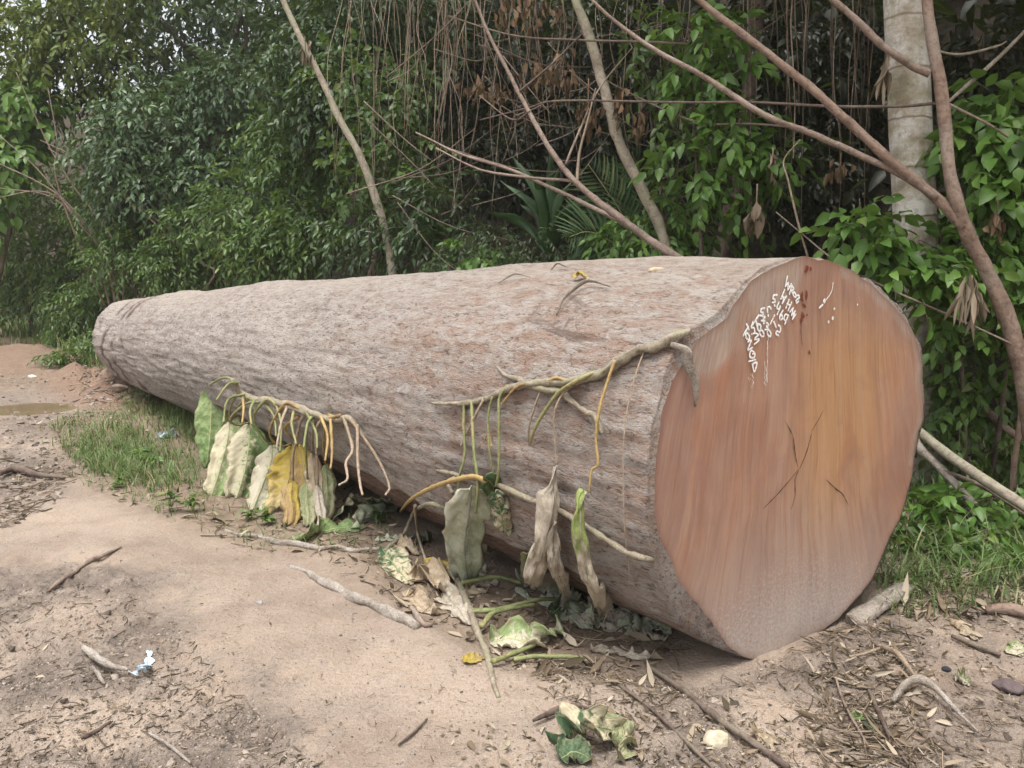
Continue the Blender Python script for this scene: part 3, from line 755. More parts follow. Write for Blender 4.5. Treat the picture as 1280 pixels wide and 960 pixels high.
def sprays(mb, O, A, slen, K, L, aspect=0.4, droop=0.3, lang=55, rr=None, sag=0.35, twig=None, pair=False):
    """leaves set alternately along M short drooping twigs"""
    Mn = len(O); A = nrm(A)
    up = np.array([0, 0, 1.0]) + 0.35 * rng.standard_normal((Mn, 3))
    sd = nrm(np.cross(A, up)); up = np.cross(sd, A)
    slen = np.broadcast_to(slen, Mn)
    base_r = rng.random(Mn) if rr is None else rr
    for k in range(K):
        t = (k + 0.6) / K
        P = O + A * (slen * t)[:, None] - np.array([0, 0, 1.0]) * (sag * slen * t * t)[:, None]
        sg = (1 if k % 2 else -1)
        if k == K - 1: sg = 0
        a = math.radians(lang) * (1 - 0.35 * t)
        D = A * math.cos(a) + sd * sg * math.sin(a) - np.array([0, 0, 1]) * (0.25 + sag * t) + 0.22 * rng.standard_normal((Mn, 3))
        Ln = L * (0.7 + 0.5 * rng.random(Mn)) * (1.0 - 0.25 * abs(t - 0.5))
        add_leaves(mb, P, D, up + 0.3 * rng.standard_normal((Mn, 3)), Ln, Ln * aspect, droop * (0.5 + rng.random(Mn)), 0.2, r=np.clip(base_r * 0.6 + 0.4 * rng.random(Mn), 0, 1))
    if twig is not None:
        n = Mn; r0 = 0.0035
        V = np.empty((n, 9, 3))
        for q, t in enumerate((0, 0.5, 1.0)):
            c = O + A * (slen * t)[:, None] - np.array([0, 0, 1.0]) * (sag * slen * t * t)[:, None]
            rr_ = r0 * (1 - 0.6 * t)
            V[:, 3 * q] = c + sd * rr_; V[:, 3 * q + 1] = c - sd * 0.5 * rr_ + up * 0.8 * rr_; V[:, 3 * q + 2] = c - sd * 0.5 * rr_ - up * 0.8 * rr_
        b = (np.arange(n) * 9)[:, None]
        Q = np.concatenate([b + [x, y, y + 3, x + 3] for o_ in (0, 3) for x, y in ((o_, o_ + 1), (o_ + 1, o_ + 2), (o_ + 2, o_))])
        twig.add(V.reshape(-1, 3), [Q])
def ellip(n, c, r, power=0.45):
    d = nrm(rng.standard_normal((n, 3))); q = rng.random(n)[:, None] ** power
    return np.asarray(c) + d * q * np.asarray(r), d

GREENS = {
 'deep':  [(0.0, (0.015, 0.038, 0.013)), (0.45, (0.034, 0.078, 0.024)), (0.85, (0.062, 0.125, 0.036)), (1.0, (0.10, 0.15, 0.045))],
 'shade': [(0.0, (0.008, 0.013, 0.006)), (0.5, (0.015, 0.023, 0.010)), (0.9, (0.024, 0.034, 0.014)), (1.0, (0.045, 0.032, 0.02))],  # leaf colour darkened to put the hollow's shade into the foliage
 'blue':  [(0.0, (0.030, 0.070, 0.032)), (0.5, (0.064, 0.128, 0.052)), (0.85, (0.105, 0.18, 0.07)), (1.0, (0.17, 0.20, 0.08))],
 'mid':   [(0.0, (0.038, 0.085, 0.019)), (0.5, (0.085, 0.168, 0.035)), (0.85, (0.14, 0.235, 0.048)), (0.96, (0.18, 0.24, 0.06)), (1.0, (0.26, 0.22, 0.07))],
 'bright': [(0.0, (0.055, 0.13, 0.022)), (0.5, (0.115, 0.24, 0.042)), (0.85, (0.18, 0.32, 0.062)), (1.0, (0.24, 0.33, 0.075))],
 'yellow': [(0.0, (0.06, 0.11, 0.018)), (0.5, (0.13, 0.195, 0.03)), (0.85, (0.22, 0.275, 0.04)), (1.0, (0.40, 0.35, 0.05))],
 'dead':  [(0.0, (0.07, 0.040, 0.028)), (0.5, (0.14, 0.085, 0.055)), (1.0, (0.26, 0.17, 0.11))],
 'dry':   [(0.0, (0.12, 0.085, 0.06)), (0.5, (0.24, 0.18, 0.13)), (1.0, (0.40, 0.32, 0.24))],
}
LEAFM = {k: leaf_mat('foliage_' + k, v, trans=0.36 if k in ('bright', 'yellow', 'mid') else 0.25) for k, v in GREENS.items()}
LEAFM['dead'] = leaf_mat('dead_foliage', GREENS['dead'], rough=0.8, spec=0.15, trans=0.1)
LEAFM['dry'] = leaf_mat('dry_foliage', GREENS['dry'], rough=0.8, spec=0.15, trans=0.12)
WOOD = {
 'brown': wood_mat('branch_bark', (0.13, 0.095, 0.075), (0.25, 0.188, 0.15), (0.30, 0.24, 0.20), 14),
 'red':   wood_mat('reddish_branch_bark', (0.125, 0.083, 0.062), (0.245, 0.172, 0.13), (0.26, 0.21, 0.17), 9, bump=.012),
 'grey':  wood_mat('grey_pole_bark', (0.20, 0.165, 0.125), (0.36, 0.315, 0.245), (0.27, 0.27, 0.18), 10),
 'dark':  wood_mat('dark_branch_bark', (0.07, 0.05, 0.04), (0.15, 0.11, 0.09), (0.19, 0.16, 0.12), 14),
 'vine':  wood_mat('dry_vine_bark', (0.17, 0.13, 0.09), (0.32, 0.255, 0.185), (0.22, 0.165, 0.125), 20),
 'pale': wood_mat('bleached_wood', (0.19, 0.155, 0.125), (0.34, 0.295, 0.25), (0.40, 0.36, 0.315), 30, bump=.012),
 'root':  wood_mat('vine_root_bark', (0.17, 0.14, 0.10), (0.31, 0.265, 0.20), (0.26, 0.24, 0.16), 24),
 'petiole': wood_mat('green_petiole', (0.14, 0.165, 0.065), (0.24, 0.255, 0.115), (0.31, 0.26, 0.13), 14, rough=0.6),
 'petiole_dry': wood_mat('dry_petiole', (0.25, 0.19, 0.135), (0.38, 0.30, 0.225), (0.30, 0.22, 0.155), 15),
 'petiole_yellow': wood_mat('yellow_petiole', (0.30, 0.20, 0.075), (0.41, 0.295, 0.125), (0.25, 0.16, 0.085), 12, rough=0.55),
}
# ================================================================== BIG WILTED LEAVES
def prof_leaf(t, base=0.55, tip=0.9):
    return np.clip(np.sin(np.pi * np.clip(t, 0, 1) ** 0.72), 0, 1) ** base * (1 - 0.15 * t)
def prof_strip(t):
    return np.clip(np.minimum((t + 0.03) * 7, 1), 0, 1) * (0.75 + 0.35 * np.sin(t * 3.0)) * np.clip((1.02 - t) * 6, 0, 1) ** 0.5
def prof_wilt(t):
    return np.clip(np.minimum(t * 4.5 + .12, 1), 0, 1) ** .8 * np.clip((1.08 - t) * 6, 0, 1) ** .4 * (.86 + .14 * np.sin(t * 4 + .3))
def big_leaf(name, spine, hw, mat, parent=None, hint=(1, 0, 0), curl=1.0, ripple=0.05, prof=prof_leaf, n=34, mcol=17, seed=0, twist=0.0, ragged=0.08, label=None, cat=None, curl_tip=None, crinkle=0.04, pleat=0.0, jag=0.0):
    spine = np.asarray(spine, float)
    C = catmull(spine, n); T = nrm(np.gradient(C, axis=0)); t = np.linspace(0, 1, n)
    hint = np.asarray(hint, float)
    S_ = nrm(hint[None] - T * (T @ hint)[:, None]); N_ = np.cross(T, S_)
    if twist:
        a = twist * t; S2 = S_ * np.cos(a)[:, None] + N_ * np.sin(a)[:, None]; N_ = np.cross(T, S2); S_ = S2
    c = np.linspace(-1, 1, mcol)
    wv = hw * prof(t) + 0.001
    ph = (curl + ((curl_tip if curl_tip is not None else curl) - curl) * t)[:, None] * (1 + 0.25 * vn3(t * 3, seed, 0, 5))[:, None]
    ph = np.maximum(np.abs(ph), 0.02) * np.sign(ph + 1e-9)
    rag = 1 + ragged * vn3(t[:, None] * 14, np.sign(c)[None] * 3, 0, seed + 7) * np.abs(c)[None]
    ww = wv[:, None] * rag
    ang = c[None] * ph
    xx = ww * np.sin(ang) / ph; yy = ww * (1 - np.cos(ang)) / ph
    rip = ripple * hw * (np.abs(c)[None] ** 1.2) * (vn3(t[:, None] * 9, c[None] * 1.3, 0, seed) * 1.6 + 0.8 * np.sin(t[:, None] * 26 + np.sign(c)[None] * 1.7 + seed))
    rip = rip + 0.30 * ripple * hw * fbm(t[:, None] * 16, c[None] * 4, 0, 2, seed + 3)
    rip = rip + crinkle * hw * fbm(t[:, None] * 34, c[None] * 7, 0, 2, seed + 5)
    rip = rip + pleat * hw * np.cos(c[None] * (8 + 2 * np.sin(seed)) + 1.5 * vn3(t[:, None] * 3, seed, 0, 3)) * sstep(.05, .5, t)[:, None]
    C0 = C[n // 2]
    C = C[:, None] + T[:, None] * (jag * hw * sstep(.6, 1, t)[:, None] * fbm(c * 3.5, seed * 1.7, 0, 3, seed + 2)[None])[..., None]
    V = C + S_[:, None] * xx[..., None] + N_[:, None] * (yy + rip)[..., None]
    uv = np.stack(np.broadcast_arrays((c[None] + 1) / 2, t[:, None]), -1).reshape(-1, 2)
    i, j = np.meshgrid(np.arange(n - 1), np.arange(mcol - 1), indexing='ij')
    Q = np.stack([i * mcol + j, i * mcol + j + 1, (i + 1) * mcol + j + 1, (i + 1) * mcol + j], -1).reshape(-1, 4)
    o = mesh_np(name, V.reshape(-1, 3), [Q], mat, parent, origin=None if parent is not None else C0, uv=uv)
    md = o.modifiers.new('thickness', 'SOLIDIFY'); md.thickness = 0.0018; md.offset = 0
    return tag(o, label, cat)

GRN, LGRN, CRM, YEL, OCH, BRN, SIL, DGRN = (0.155, 0.235, 0.085), (0.27, 0.35, 0.15), (0.56, 0.51, 0.36), (0.50, 0.375, 0.075), (0.40, 0.275, 0.13), (0.30, 0.215, 0.14), (0.54, 0.555, 0.44), (0.06, 0.115, 0.055)
WM = {
 'green': wilt_mat('wilted_green', LGRN, GRN, 0.0, 0, 0.2, spot_amt=0.2),
 'cream': wilt_mat('wilted_cream', CRM, LGRN, -0.04, 0.75, 0.15),
 'cream2': wilt_mat('wilted_cream_green', CRM, GRN, -0.03, 0.55, -0.1),
 'cream3': wilt_mat('wilted_pale_cream', (0.60, 0.55, 0.42), LGRN, -0.10, 0.5, -0.1),
 'yellow': wilt_mat('wilted_yellow', YEL, (0.55, 0.43, 0.22), -0.02, 0.1, 0.5, spots=(0.2, 0.09, 0.03), vein=(0.6, 0.42, 0.12)),
 'ochre': wilt_mat('wilted_ochre', OCH, YEL, -0.02, 0.4, -0.3, spots=(0.12, 0.07, 0.03), vein=(0.5, 0.36, 0.18)),
 'tan': wilt_mat('dry_tan', (0.43, 0.33, 0.22), (0.52, 0.43, 0.32), 0, 0, 0.2, spots=(0.2, 0.12, 0.07), spot_amt=0.6, vein=(0.5, 0.4, 0.28)),
 'tan2': wilt_mat('dry_grey_tan', (0.42, 0.36, 0.28), (0.56, 0.5, 0.41), 0.05, 0.1, 0.2, spots=(0.2, 0.12, 0.09), spot_amt=0.6, vein=(0.5, 0.44, 0.34)),
 'olive': wilt_mat('wilted_olive', (0.24, 0.27, 0.13), (0.42, 0.40, 0.25), 0.0, 0.2, 0.2),
 'silver': wilt_mat('wilted_grey_green', SIL, (0.42, 0.46, 0.31), 0.0, 0.2, 0.1, spots=(0.16, 0.13, 0.1), spot_amt=0.5, vein=(0.42, 0.43, 0.36)),
 'patch': wilt_mat('wilted_patchy', DGRN, (0.55, 0.48, 0.33), 0.02, 0.1, 0.2, scale=4.0, vein=(0.28, 0.36, 0.14)),
 'darkgreen': wilt_mat('wilted_dark_green', DGRN, (0.16, 0.21, 0.12), 0.0, 0.1, 0.1),
 'duo': wilt_mat('wilted_green_over_tan', (0.10, 0.16, 0.07), (0.45, 0.37, 0.27), 0.0, 0, 1.1, spot_amt=0.5),
 'strip': wilt_mat('wilted_strip', (0.30, 0.36, 0.12), (0.50, 0.43, 0.33), 0.42, 0.0, 1.7, spot_amt=0.5, vein=(0.46, 0.42, 0.3)),
}
def petiole(parent, pts, r, kind='petiole', name='petiole', seg=7):
    mb = MB(); tube(mb, pts, r, seg=seg + 2, n=max(12, 9 * len(pts)), rough=0.4 if kind == 'root' else .28, wob=.014 if kind == 'root' else .007)
    return mb.build(name, WOOD[kind], parent)

def F(px, py, off=0.05):
    """first surface (log or ground) seen at a photo pixel, pulled off metres towards the eye"""
    d = ray(px, py); d = d / np.linalg.norm(d)
    hit, nn, _, dist = LOGBVH.ray_cast(Vector((0, 0, EYE)), Vector(d))
    g_ = G(px, py) if d[2] < -0.02 else None
    dg = np.linalg.norm(g_ - [0, 0, EYE]) if g_ is not None else 1e9
    q = min(dist if hit is not None else 1e9, dg)
    return np.array([0, 0, EYE]) + d * (q - off)
# ---- left plant: a fallen climber with a row of drooping leaves
c0 = W(340, 505, 6.35)
left = thing('wilted_climber', G(350, 640), 'fallen climber with row of drooping green, cream and yellow leaves against the log', 'climber')
stem_pts = [F(288, 472, .75), F(300, 490, .6), F(318, 500, .45), F(343, 504, .3), F(376, 512, .18), F(410, 522, .08), F(432, 522, .05), F(447, 535, .03), F(462, 560, .02)]
STX = np.array([288, 300, 318, 343, 376, 410, 432, 447, 462.]); STY = np.array([q[1] for q in stem_pts])
petiole(left, stem_pts, [0.02, 0.027, 0.027, 0.022, 0.018], 'root', 'stem', 9)
def leaf_depth(sp):
    """leaf blades hang just off the clay: foot depth from the ground, leaning back a little to the top"""
    f_ = G(sp[-1][0], sp[-1][1])[1]
    h_ = max(sp[-1][1] - sp[0][1], 1)
    return [(q[0], q[1], f_ - 0.03 + 0.22 * (sp[-1][1] - q[1]) / h_) for q in sp]
YL = 5.75
LF = [  # name material, spine px (x,y,Y), half width m, petiole px from stem
 ('green', [(263, 486, 6.3), (264, 520, 6.2), (262, 552, 6.1), (258, 584, 6.0)], 0.15, [(296, 480, 6.5), (282, 471, 6.45), (268, 478, 6.35)], 'petiole', 0.5, 0.3),
 ('cream', [(287, 527, 5.95), (284, 552, 5.85), (276, 585, 5.75), (266, 618, 5.62)], 0.105, [(312, 497, 6.4), (296, 495, 6.25), (288, 512, 6.0)], 'petiole', 1.1, 0.35),
 ('cream2', [(312, 528, 5.8), (311, 556, 5.7), (306, 588, 5.62), (296, 621, 5.5)], 0.125, [(330, 503, 6.35), (308, 506, 6.2), (289, 524, 6.05), (296, 532, 5.9)], 'petiole', 0.9, 0.35),
 ('green', [(318, 530, 6.0), (325, 556, 5.95), (325, 584, 5.9), (318, 612, 5.85)], 0.10, [(343, 504, 6.35), (326, 503, 6.2), (316, 518, 6.05)], 'petiole', 1.2, 0.3),
 ('cream3', [(341, 556, 5.6), (338, 580, 5.55), (328, 608, 5.45), (316, 638, 5.32)], 0.10, [(350, 511, 6.3), (335, 500, 6.15), (318, 522, 5.9), (330, 548, 5.7)], 'petiole', 1.1, 0.35),
 ('yellow', [(364, 556, 5.55), (363, 582, 5.5), (358, 610, 5.42), (350, 640, 5.3)], 0.125, [(376, 512, 6.2), (356, 506, 6.0), (336, 540, 5.75), (348, 558, 5.6)], 'petiole_yellow', 1.1, 0.5),
 ('ochre', [(372, 556, 5.45), (379, 582, 5.4), (382, 612, 5.36), (378, 648, 5.3)], 0.095, [(372, 522, 6.15), (356, 535, 5.8), (366, 548, 5.55)], 'petiole_yellow', 1.6, 0.5),
 ('olive', [(384, 600, 5.3), (384, 622, 5.28), (386, 645, 5.22), (384, 658, 5.12)], 0.05, [(398, 518, 6.1), (384, 530, 5.8), (382, 570, 5.5)], 'petiole', 1.2, 0.4),
 ('tan', [(398, 556, 5.4), (396, 580, 5.36), (392, 604, 5.3), (390, 612, 5.28)], 0.07, [(418, 522, 6.0), (400, 517, 5.85), (388, 540, 5.6)], 'petiole_yellow', 2.0, 0.4),
 ('olive', [(407, 580, 5.5), (409, 608, 5.45), (408, 635, 5.4), (404, 652, 5.32)], 0.055, [(424, 519, 6.0), (408, 526, 5.8), (404, 556, 5.6)], 'petiole_yellow', 1.2, 0.5),
 ('tan2', [(396, 606, 5.2), (399, 628, 5.18), (402, 648, 5.14), (398, 664, 5.08)], 0.045, [(404, 520, 6.05), (394, 540, 5.6), (396, 590, 5.3)], 'petiole_dry', 2.2, 0.5),
 ('olive', [(300, 520, 6), (298, 545, 6), (294, 570, 6), (290, 598, 6)], 0.10, [(318, 500, 6.4), (306, 500, 6.2), (300, 508, 6.0)], 'petiole', 1.0, 0.3),
 ('cream', [(352, 552, 6), (350, 575, 6), (346, 600, 6), (340, 622, 6)], 0.085, [(360, 508, 6.3), (352, 512, 6.1), (350, 530, 6.0)], 'petiole', 1.3, 0.4),
 ('tan', [(390, 566, 6), (392, 590, 6), (394, 616, 6), (392, 652, 6)], 0.07, [(402, 520, 6.0), (394, 526, 5.8), (390, 548, 5.6)], 'petiole_dry', 1.8, 0.5),
 ('ochre', [(366, 600, 6), (364, 620, 6), (366, 640, 6), (362, 656, 6)], 0.06, [(384, 514, 6.1), (374, 530, 5.8), (366, 570, 5.6)], 'petiole_dry', 1.6, 0.5),
]
WLAB = ['broad pale green leaf', 'cream leaf with green right edge', 'cream leaf', 'green leaf behind the cream ones', 'palest cream leaf', 'bright yellow leaf', 'ochre curled leaf', None, 'tan curled leaf', None, None, None, None, None, None]
for q, (mk, sp, hw_, pet, pk_, cu, ri) in enumerate(LF):
    sp = leaf_depth(sp)
    lf = big_leaf('leaf', [W(*p) for p in sp], hw_ * (1.12 if q else .95), WM[mk], left, hint=(1, 0.2, 0), curl=-cu * .62, ripple=ri * 0.22, seed=q * 13 + 3, prof=prof_wilt if q else prof_leaf, crinkle=.045, pleat=.13 if q else .05, jag=.32 if q else .15, curl_tip=-cu * .5, ragged=.16, twist=.25 * math.sin(q * 2.1))
    if WLAB[q]: lf['label'] = WLAB[q]
    y0_ = float(np.interp(pet[0][0], STX, STY)); n_ = len(pet)
    petiole(left, [W(p[0], p[1], y0_ - 0.02 + (sp[0][2] - y0_) * k_ / n_) for k_, p in enumerate(pet)] + [W(*sp[0])], [0.011, 0.008, 0.006], pk_)
for pts, kk in (([(414, 523), (416, 560), (414, 585)], 'petiole_yellow'), ([(428, 521), (440, 560), (432, 578), (434, 598), (424, 606)], 'petiole_dry'), ([(445, 530), (447, 570), (452, 605), (455, 618)], 'petiole_dry'),
                ([(346, 505), (352, 530), (350, 566)], 'petiole'), ([(390, 520), (384, 530), (379, 560)], 'petiole'), ([(302, 492), (304, 510), (303, 528)], 'petiole_yellow'), ([(318, 500), (312, 512), (314, 530)], 'petiole'),
                ([(296, 478), (284, 480), (270, 500)], 'petiole'), ([(305, 492), (284, 500), (278, 530)], 'petiole'), ([(360, 508), (352, 530), (346, 560)], 'petiole_dry'), ([(436, 524), (470, 570), (486, 605), (482, 618)], 'petiole_dry'),
                ([(330, 502), (342, 520), (344, 545)], 'petiole'), ([(384, 514), (396, 540), (398, 560)], 'petiole'), ([(402, 520), (410, 545), (406, 575)], 'petiole_yellow'), ([(368, 510), (364, 530), (370, 556)], 'petiole')):
    y0_ = float(np.interp(pts[0][0], STX, STY)) - .03
    petiole(left, [W(p[0], p[1], min(y0_ - .12 * k_, F(p[0], p[1], .06)[1])) for k_, p in enumerate(pts)], [0.010, 0.008, 0.006], kk)

# ---- upper right vine clinging to the log
def LL(px, py, off=0.02): return Lp(px, py, off)
up_ = thing('climbing_vine', Lp(700, 478, 0.0), 'bare vine stem clinging to the log side with drooping yellow green stalks', 'vine')
petiole(up_, [LL(541, 500), LL(565, 502), LL(590, 500), LL(612, 496), LL(640, 484), LL(665, 480), LL(690, 478), LL(715, 479), LL(742, 473), LL(757, 467), LL(775, 456), LL(800, 444), LL(825, 437), LL(846, 428), LL(858, 416)],
        [0.006, 0.011, 0.014, 0.015, 0.016, 0.017, 0.018, 0.018, 0.012], 'root', 'stem', 9)
petiole(up_, [LL(622, 458), LL(632, 468), LL(650, 474), LL(664, 480), LL(690, 484), LL(708, 488), LL(722, 500), LL(735, 512), LL(750, 523), LL(758, 535), LL(761, 542)], [0.004, 0.012, 0.014, 0.012, 0.009], 'root', 'side_stem', 8)
for pts, r_, kk in (
    ([(584, 502, .02), (586, 530, .03), (590, 560, .05), (594, 600, .09), (595, 612, .1)], .009, 'petiole'), ([(610, 497, .02), (600, 520, .03), (585, 545, .02), (580, 555, .02)], .008, 'petiole_dry'),
    ([(622, 494, .02), (618, 520, .03), (620, 560, .04), (626, 590, .05)], .007, 'petiole'), ([(640, 484, .03), (632, 498, .04), (631, 530, .04), (633, 580, .05), (632, 605, .06)], .009, 'petiole'),
    ([(672, 480, .03), (655, 484, .04), (640, 500, .04), (634, 506, .04)], .008, 'petiole_yellow'), ([(686, 478, .02), (678, 500, .03), (668, 530, .03), (664, 550, .02)], .006, 'petiole_dry'),
    ([(748, 470, .03), (728, 478, .05), (705, 498, .05), (680, 530, .04), (670, 553, .03)], .011, 'petiole'), ([(728, 478, .03), (714, 494, .04), (704, 516, .04), (702, 545, .03), (704, 580, .03)], .006, 'petiole_dry'),
    ([(774, 456, .03), (768, 478, .04), (760, 510, .05), (757, 545, .05), (762, 575, .06), (756, 592, .07), (752, 603, .07)], .008, 'petiole_yellow'), ([(810, 441, .02), (802, 470, .03), (792, 510, .03), (787, 560, .03), (788, 640, .03), (796, 722, .03)], .0035, 'petiole_dry'),
    ([(622, 560, .03), (616, 540, .02), (610, 552, .02)], .005, 'petiole_yellow'), ([(690, 477, .03), (704, 472, .03), (716, 477, .03), (735, 474, .03)], .009, 'petiole_yellow')):
    petiole(up_, [LL(*p) for p in pts], [r_ * .8, r_ * 0.7, r_ * 0.55], kk)
# strips of dead leaf hanging from it
for sp, hw_, mk, cu, tw, lb in (
    ([(706, 580, .05), (710, 606, .08), (708, 640, .10), (700, 670, .13), (688, 700, .14), (686, 735, .12)], .085, 'tan2', 2.2, 1.3, 'long curled tan leaf'),
    ([(712, 640, .08), (713, 668, .09), (716, 700, .09), (718, 732, .08)], .04, 'tan2', 1.6, 0.6, 'narrow dry leaf strip'),
    ([(748, 602, .07), (747, 630, .09), (748, 660, .10), (752, 690, .10), (760, 720, .10), (766, 752, .08)], .07, 'strip', 2.2, 0.8, 'curled leaf, green above and tan below')):
    lf = big_leaf('leaf', [LL(*p) for p in sp], hw_, WM[mk], up_, hint=(1, 0.4, 0), curl=-cu, ripple=0.45, crinkle=.16, n=48, prof=prof_strip, seed=int(sp[0][0]), twist=tw, ragged=0.2)
    lf['label'] = lb

# ---- the leaning leaves in the middle, at the foot of the log
mid = thing('wilted_climber', G(590, 730), 'uprooted climber at log foot with two upright grey green leaves on bent yellow stalk', 'climber')
petiole(mid, [Lp(548, 588, .02), Lp(565, 592, .03), Lp(590, 590, .05), Lp(612, 597, .05), Lp(640, 612, .03), Lp(665, 624, .02), Lp(690, 632, .02), Lp(730, 650, .02), Lp(760, 668, .02), Lp(790, 685, .02), Lp(815, 695, .02), Lp(842, 708, .02)], [0.009, 0.013, 0.011, 0.010, 0.012], 'root', 'stem', 9)
def FF(pts): return [F(*q) for q in pts]
petiole(mid, FF([(501, 640, .10), (512, 626, .16), (535, 612, .2), (568, 600, .22), (592, 596, .22), (606, 600, .22)]), [0.008, 0.010, 0.012], 'petiole_yellow')
petiole(mid, FF([(482, 690, .05), (502, 668, .12), (515, 640, .2), (536, 628, .2), (556, 634, .15), (566, 650, .1)]), [0.010, 0.011, 0.009], 'root')
petiole(mid, FF([(575, 592, .04), (560, 600, .12), (566, 614, .15)]), [0.012, 0.010], 'root')
petiole(mid, FF([(520, 632, .2), (521, 665, .2), (528, 690, .12), (536, 712, .08)]), [0.010, 0.008, 0.006], 'petiole_dry')
petiole(mid, FF([(590, 502, .03), (592, 560, .1), (596, 600, .2), (594, 640, .24)]), [0.008, 0.007, 0.006], 'petiole')
for sp, hw_, mk, cu, tw, lb in (
    ([(590, 606, .22), (586, 640, .30), (580, 680, .26), (584, 727, .06)], .095, 'silver', 0.6, 0.0, 'broad grey green leaf with clear midrib'),
    ([(606, 596, .24), (617, 612, .26), (612, 650, .24), (608, 692, .12)], .072, 'duo', 1.5, 0.0, 'dark green leaf with dry tan tip'),
    ([(618, 616, .16), (626, 640, .16), (630, 668, .12)], .055, 'patch', 1.2, 0.3, None),
    ([(630, 660, .10), (646, 672, .12), (662, 690, .10), (664, 714, .06)], .07, 'darkgreen', 1.0, 0.2, None),
    ([(668, 686, .10), (664, 705, .10), (658, 728, .06)], .05, 'olive', 1.0, 0.2, None)):
    a_, b_ = F(*sp[0]), F(*sp[-1])
    P_ = [W(q[0], q[1], a_[1] + (b_[1] - a_[1]) * (q[1] - sp[0][1]) / (sp[-1][1] - sp[0][1])) for q in sp]
    lf = big_leaf('leaf', P_, hw_ * 1.15, WM[mk], mid, hint=(1, 0.25, 0), curl=-cu, ripple=0.2, prof=prof_wilt, crinkle=.04, pleat=.08, jag=.5, seed=int(sp[0][0]) + 5, twist=tw)
    if lb: lf['label'] = lb

# ---- the uprooted vine lying on the clay in front
low = thing('fallen_vine', G(600, 780), 'light green vine stem with cut leaf stalks lying on the clay before the log', 'vine')
def gp(pts, up=0.015): return [G(p[0], p[1], p[2] if len(p) > 2 else up) for p in pts]
petiole(low, gp([(560, 725, .05), (572, 735, .04), (578, 752, .03), (588, 775, .02), (592, 790, .02), (600, 808, .018), (612, 832, .015), (628, 872, .01)]), [0.014, 0.016, 0.017, 0.014, 0.009], 'root', 'stem', 9)
for pts, r_, kk in (([(576, 742, .05), (600, 736, .05), (622, 734, .05), (650, 737, .03)], .012, 'petiole'), ([(592, 772, .03), (630, 774, .05), (668, 766, .06), (692, 762, .05)], .012, 'petiole'), ([(600, 792, .03), (616, 780, .05), (645, 772, .05), (668, 768, .05)], .012, 'petiole'),
                    ([(616, 834, .02), (640, 828, .03), (664, 818, .03), (676, 812, .04)], .011, 'petiole'), ([(640, 830, .02), (665, 828, .025), (700, 827, .02), (728, 827, .015)], .010, 'petiole')):
    petiole(low, gp(pts), [r_, r_ * 0.9, r_ * 0.8], kk)
    
# ---- loose leaves lying on the ground (each a thing)
def ground_leaf(spine, hw_, mk, label, curl=0.6, ripple=0.3, hint=(0, 1, 0.3), seed=1, twist=0.0, prof=prof_leaf, ragged=0.15, name='fallen_leaf', cat='leaf'):
    pts = [F(p[0], p[1], (p[2] if len(p) > 2 else 0.03) * 0.8) for p in spine]
    o = big_leaf(name, pts, hw_, WM[mk], None, hint=hint, curl=curl, ripple=ripple, seed=seed, twist=twist, prof=prof, ragged=ragged, label=label, cat=cat)
    # keep it on the ground: lift any vertex that sank
    me = o.data; co = np.empty(len(me.vertices) * 3, np.float32); me.vertices.foreach_get('co', co); co = co.reshape(-1, 3)
    wx = co + np.array(o.location, np.float32); gz = ground_z(wx[:, 0], wx[:, 1])
    co[:, 2] = np.maximum(wx[:, 2], gz + 0.006) - o.location[2]
    me.vertices.foreach_set('co', co.ravel()); me.update()
    return o
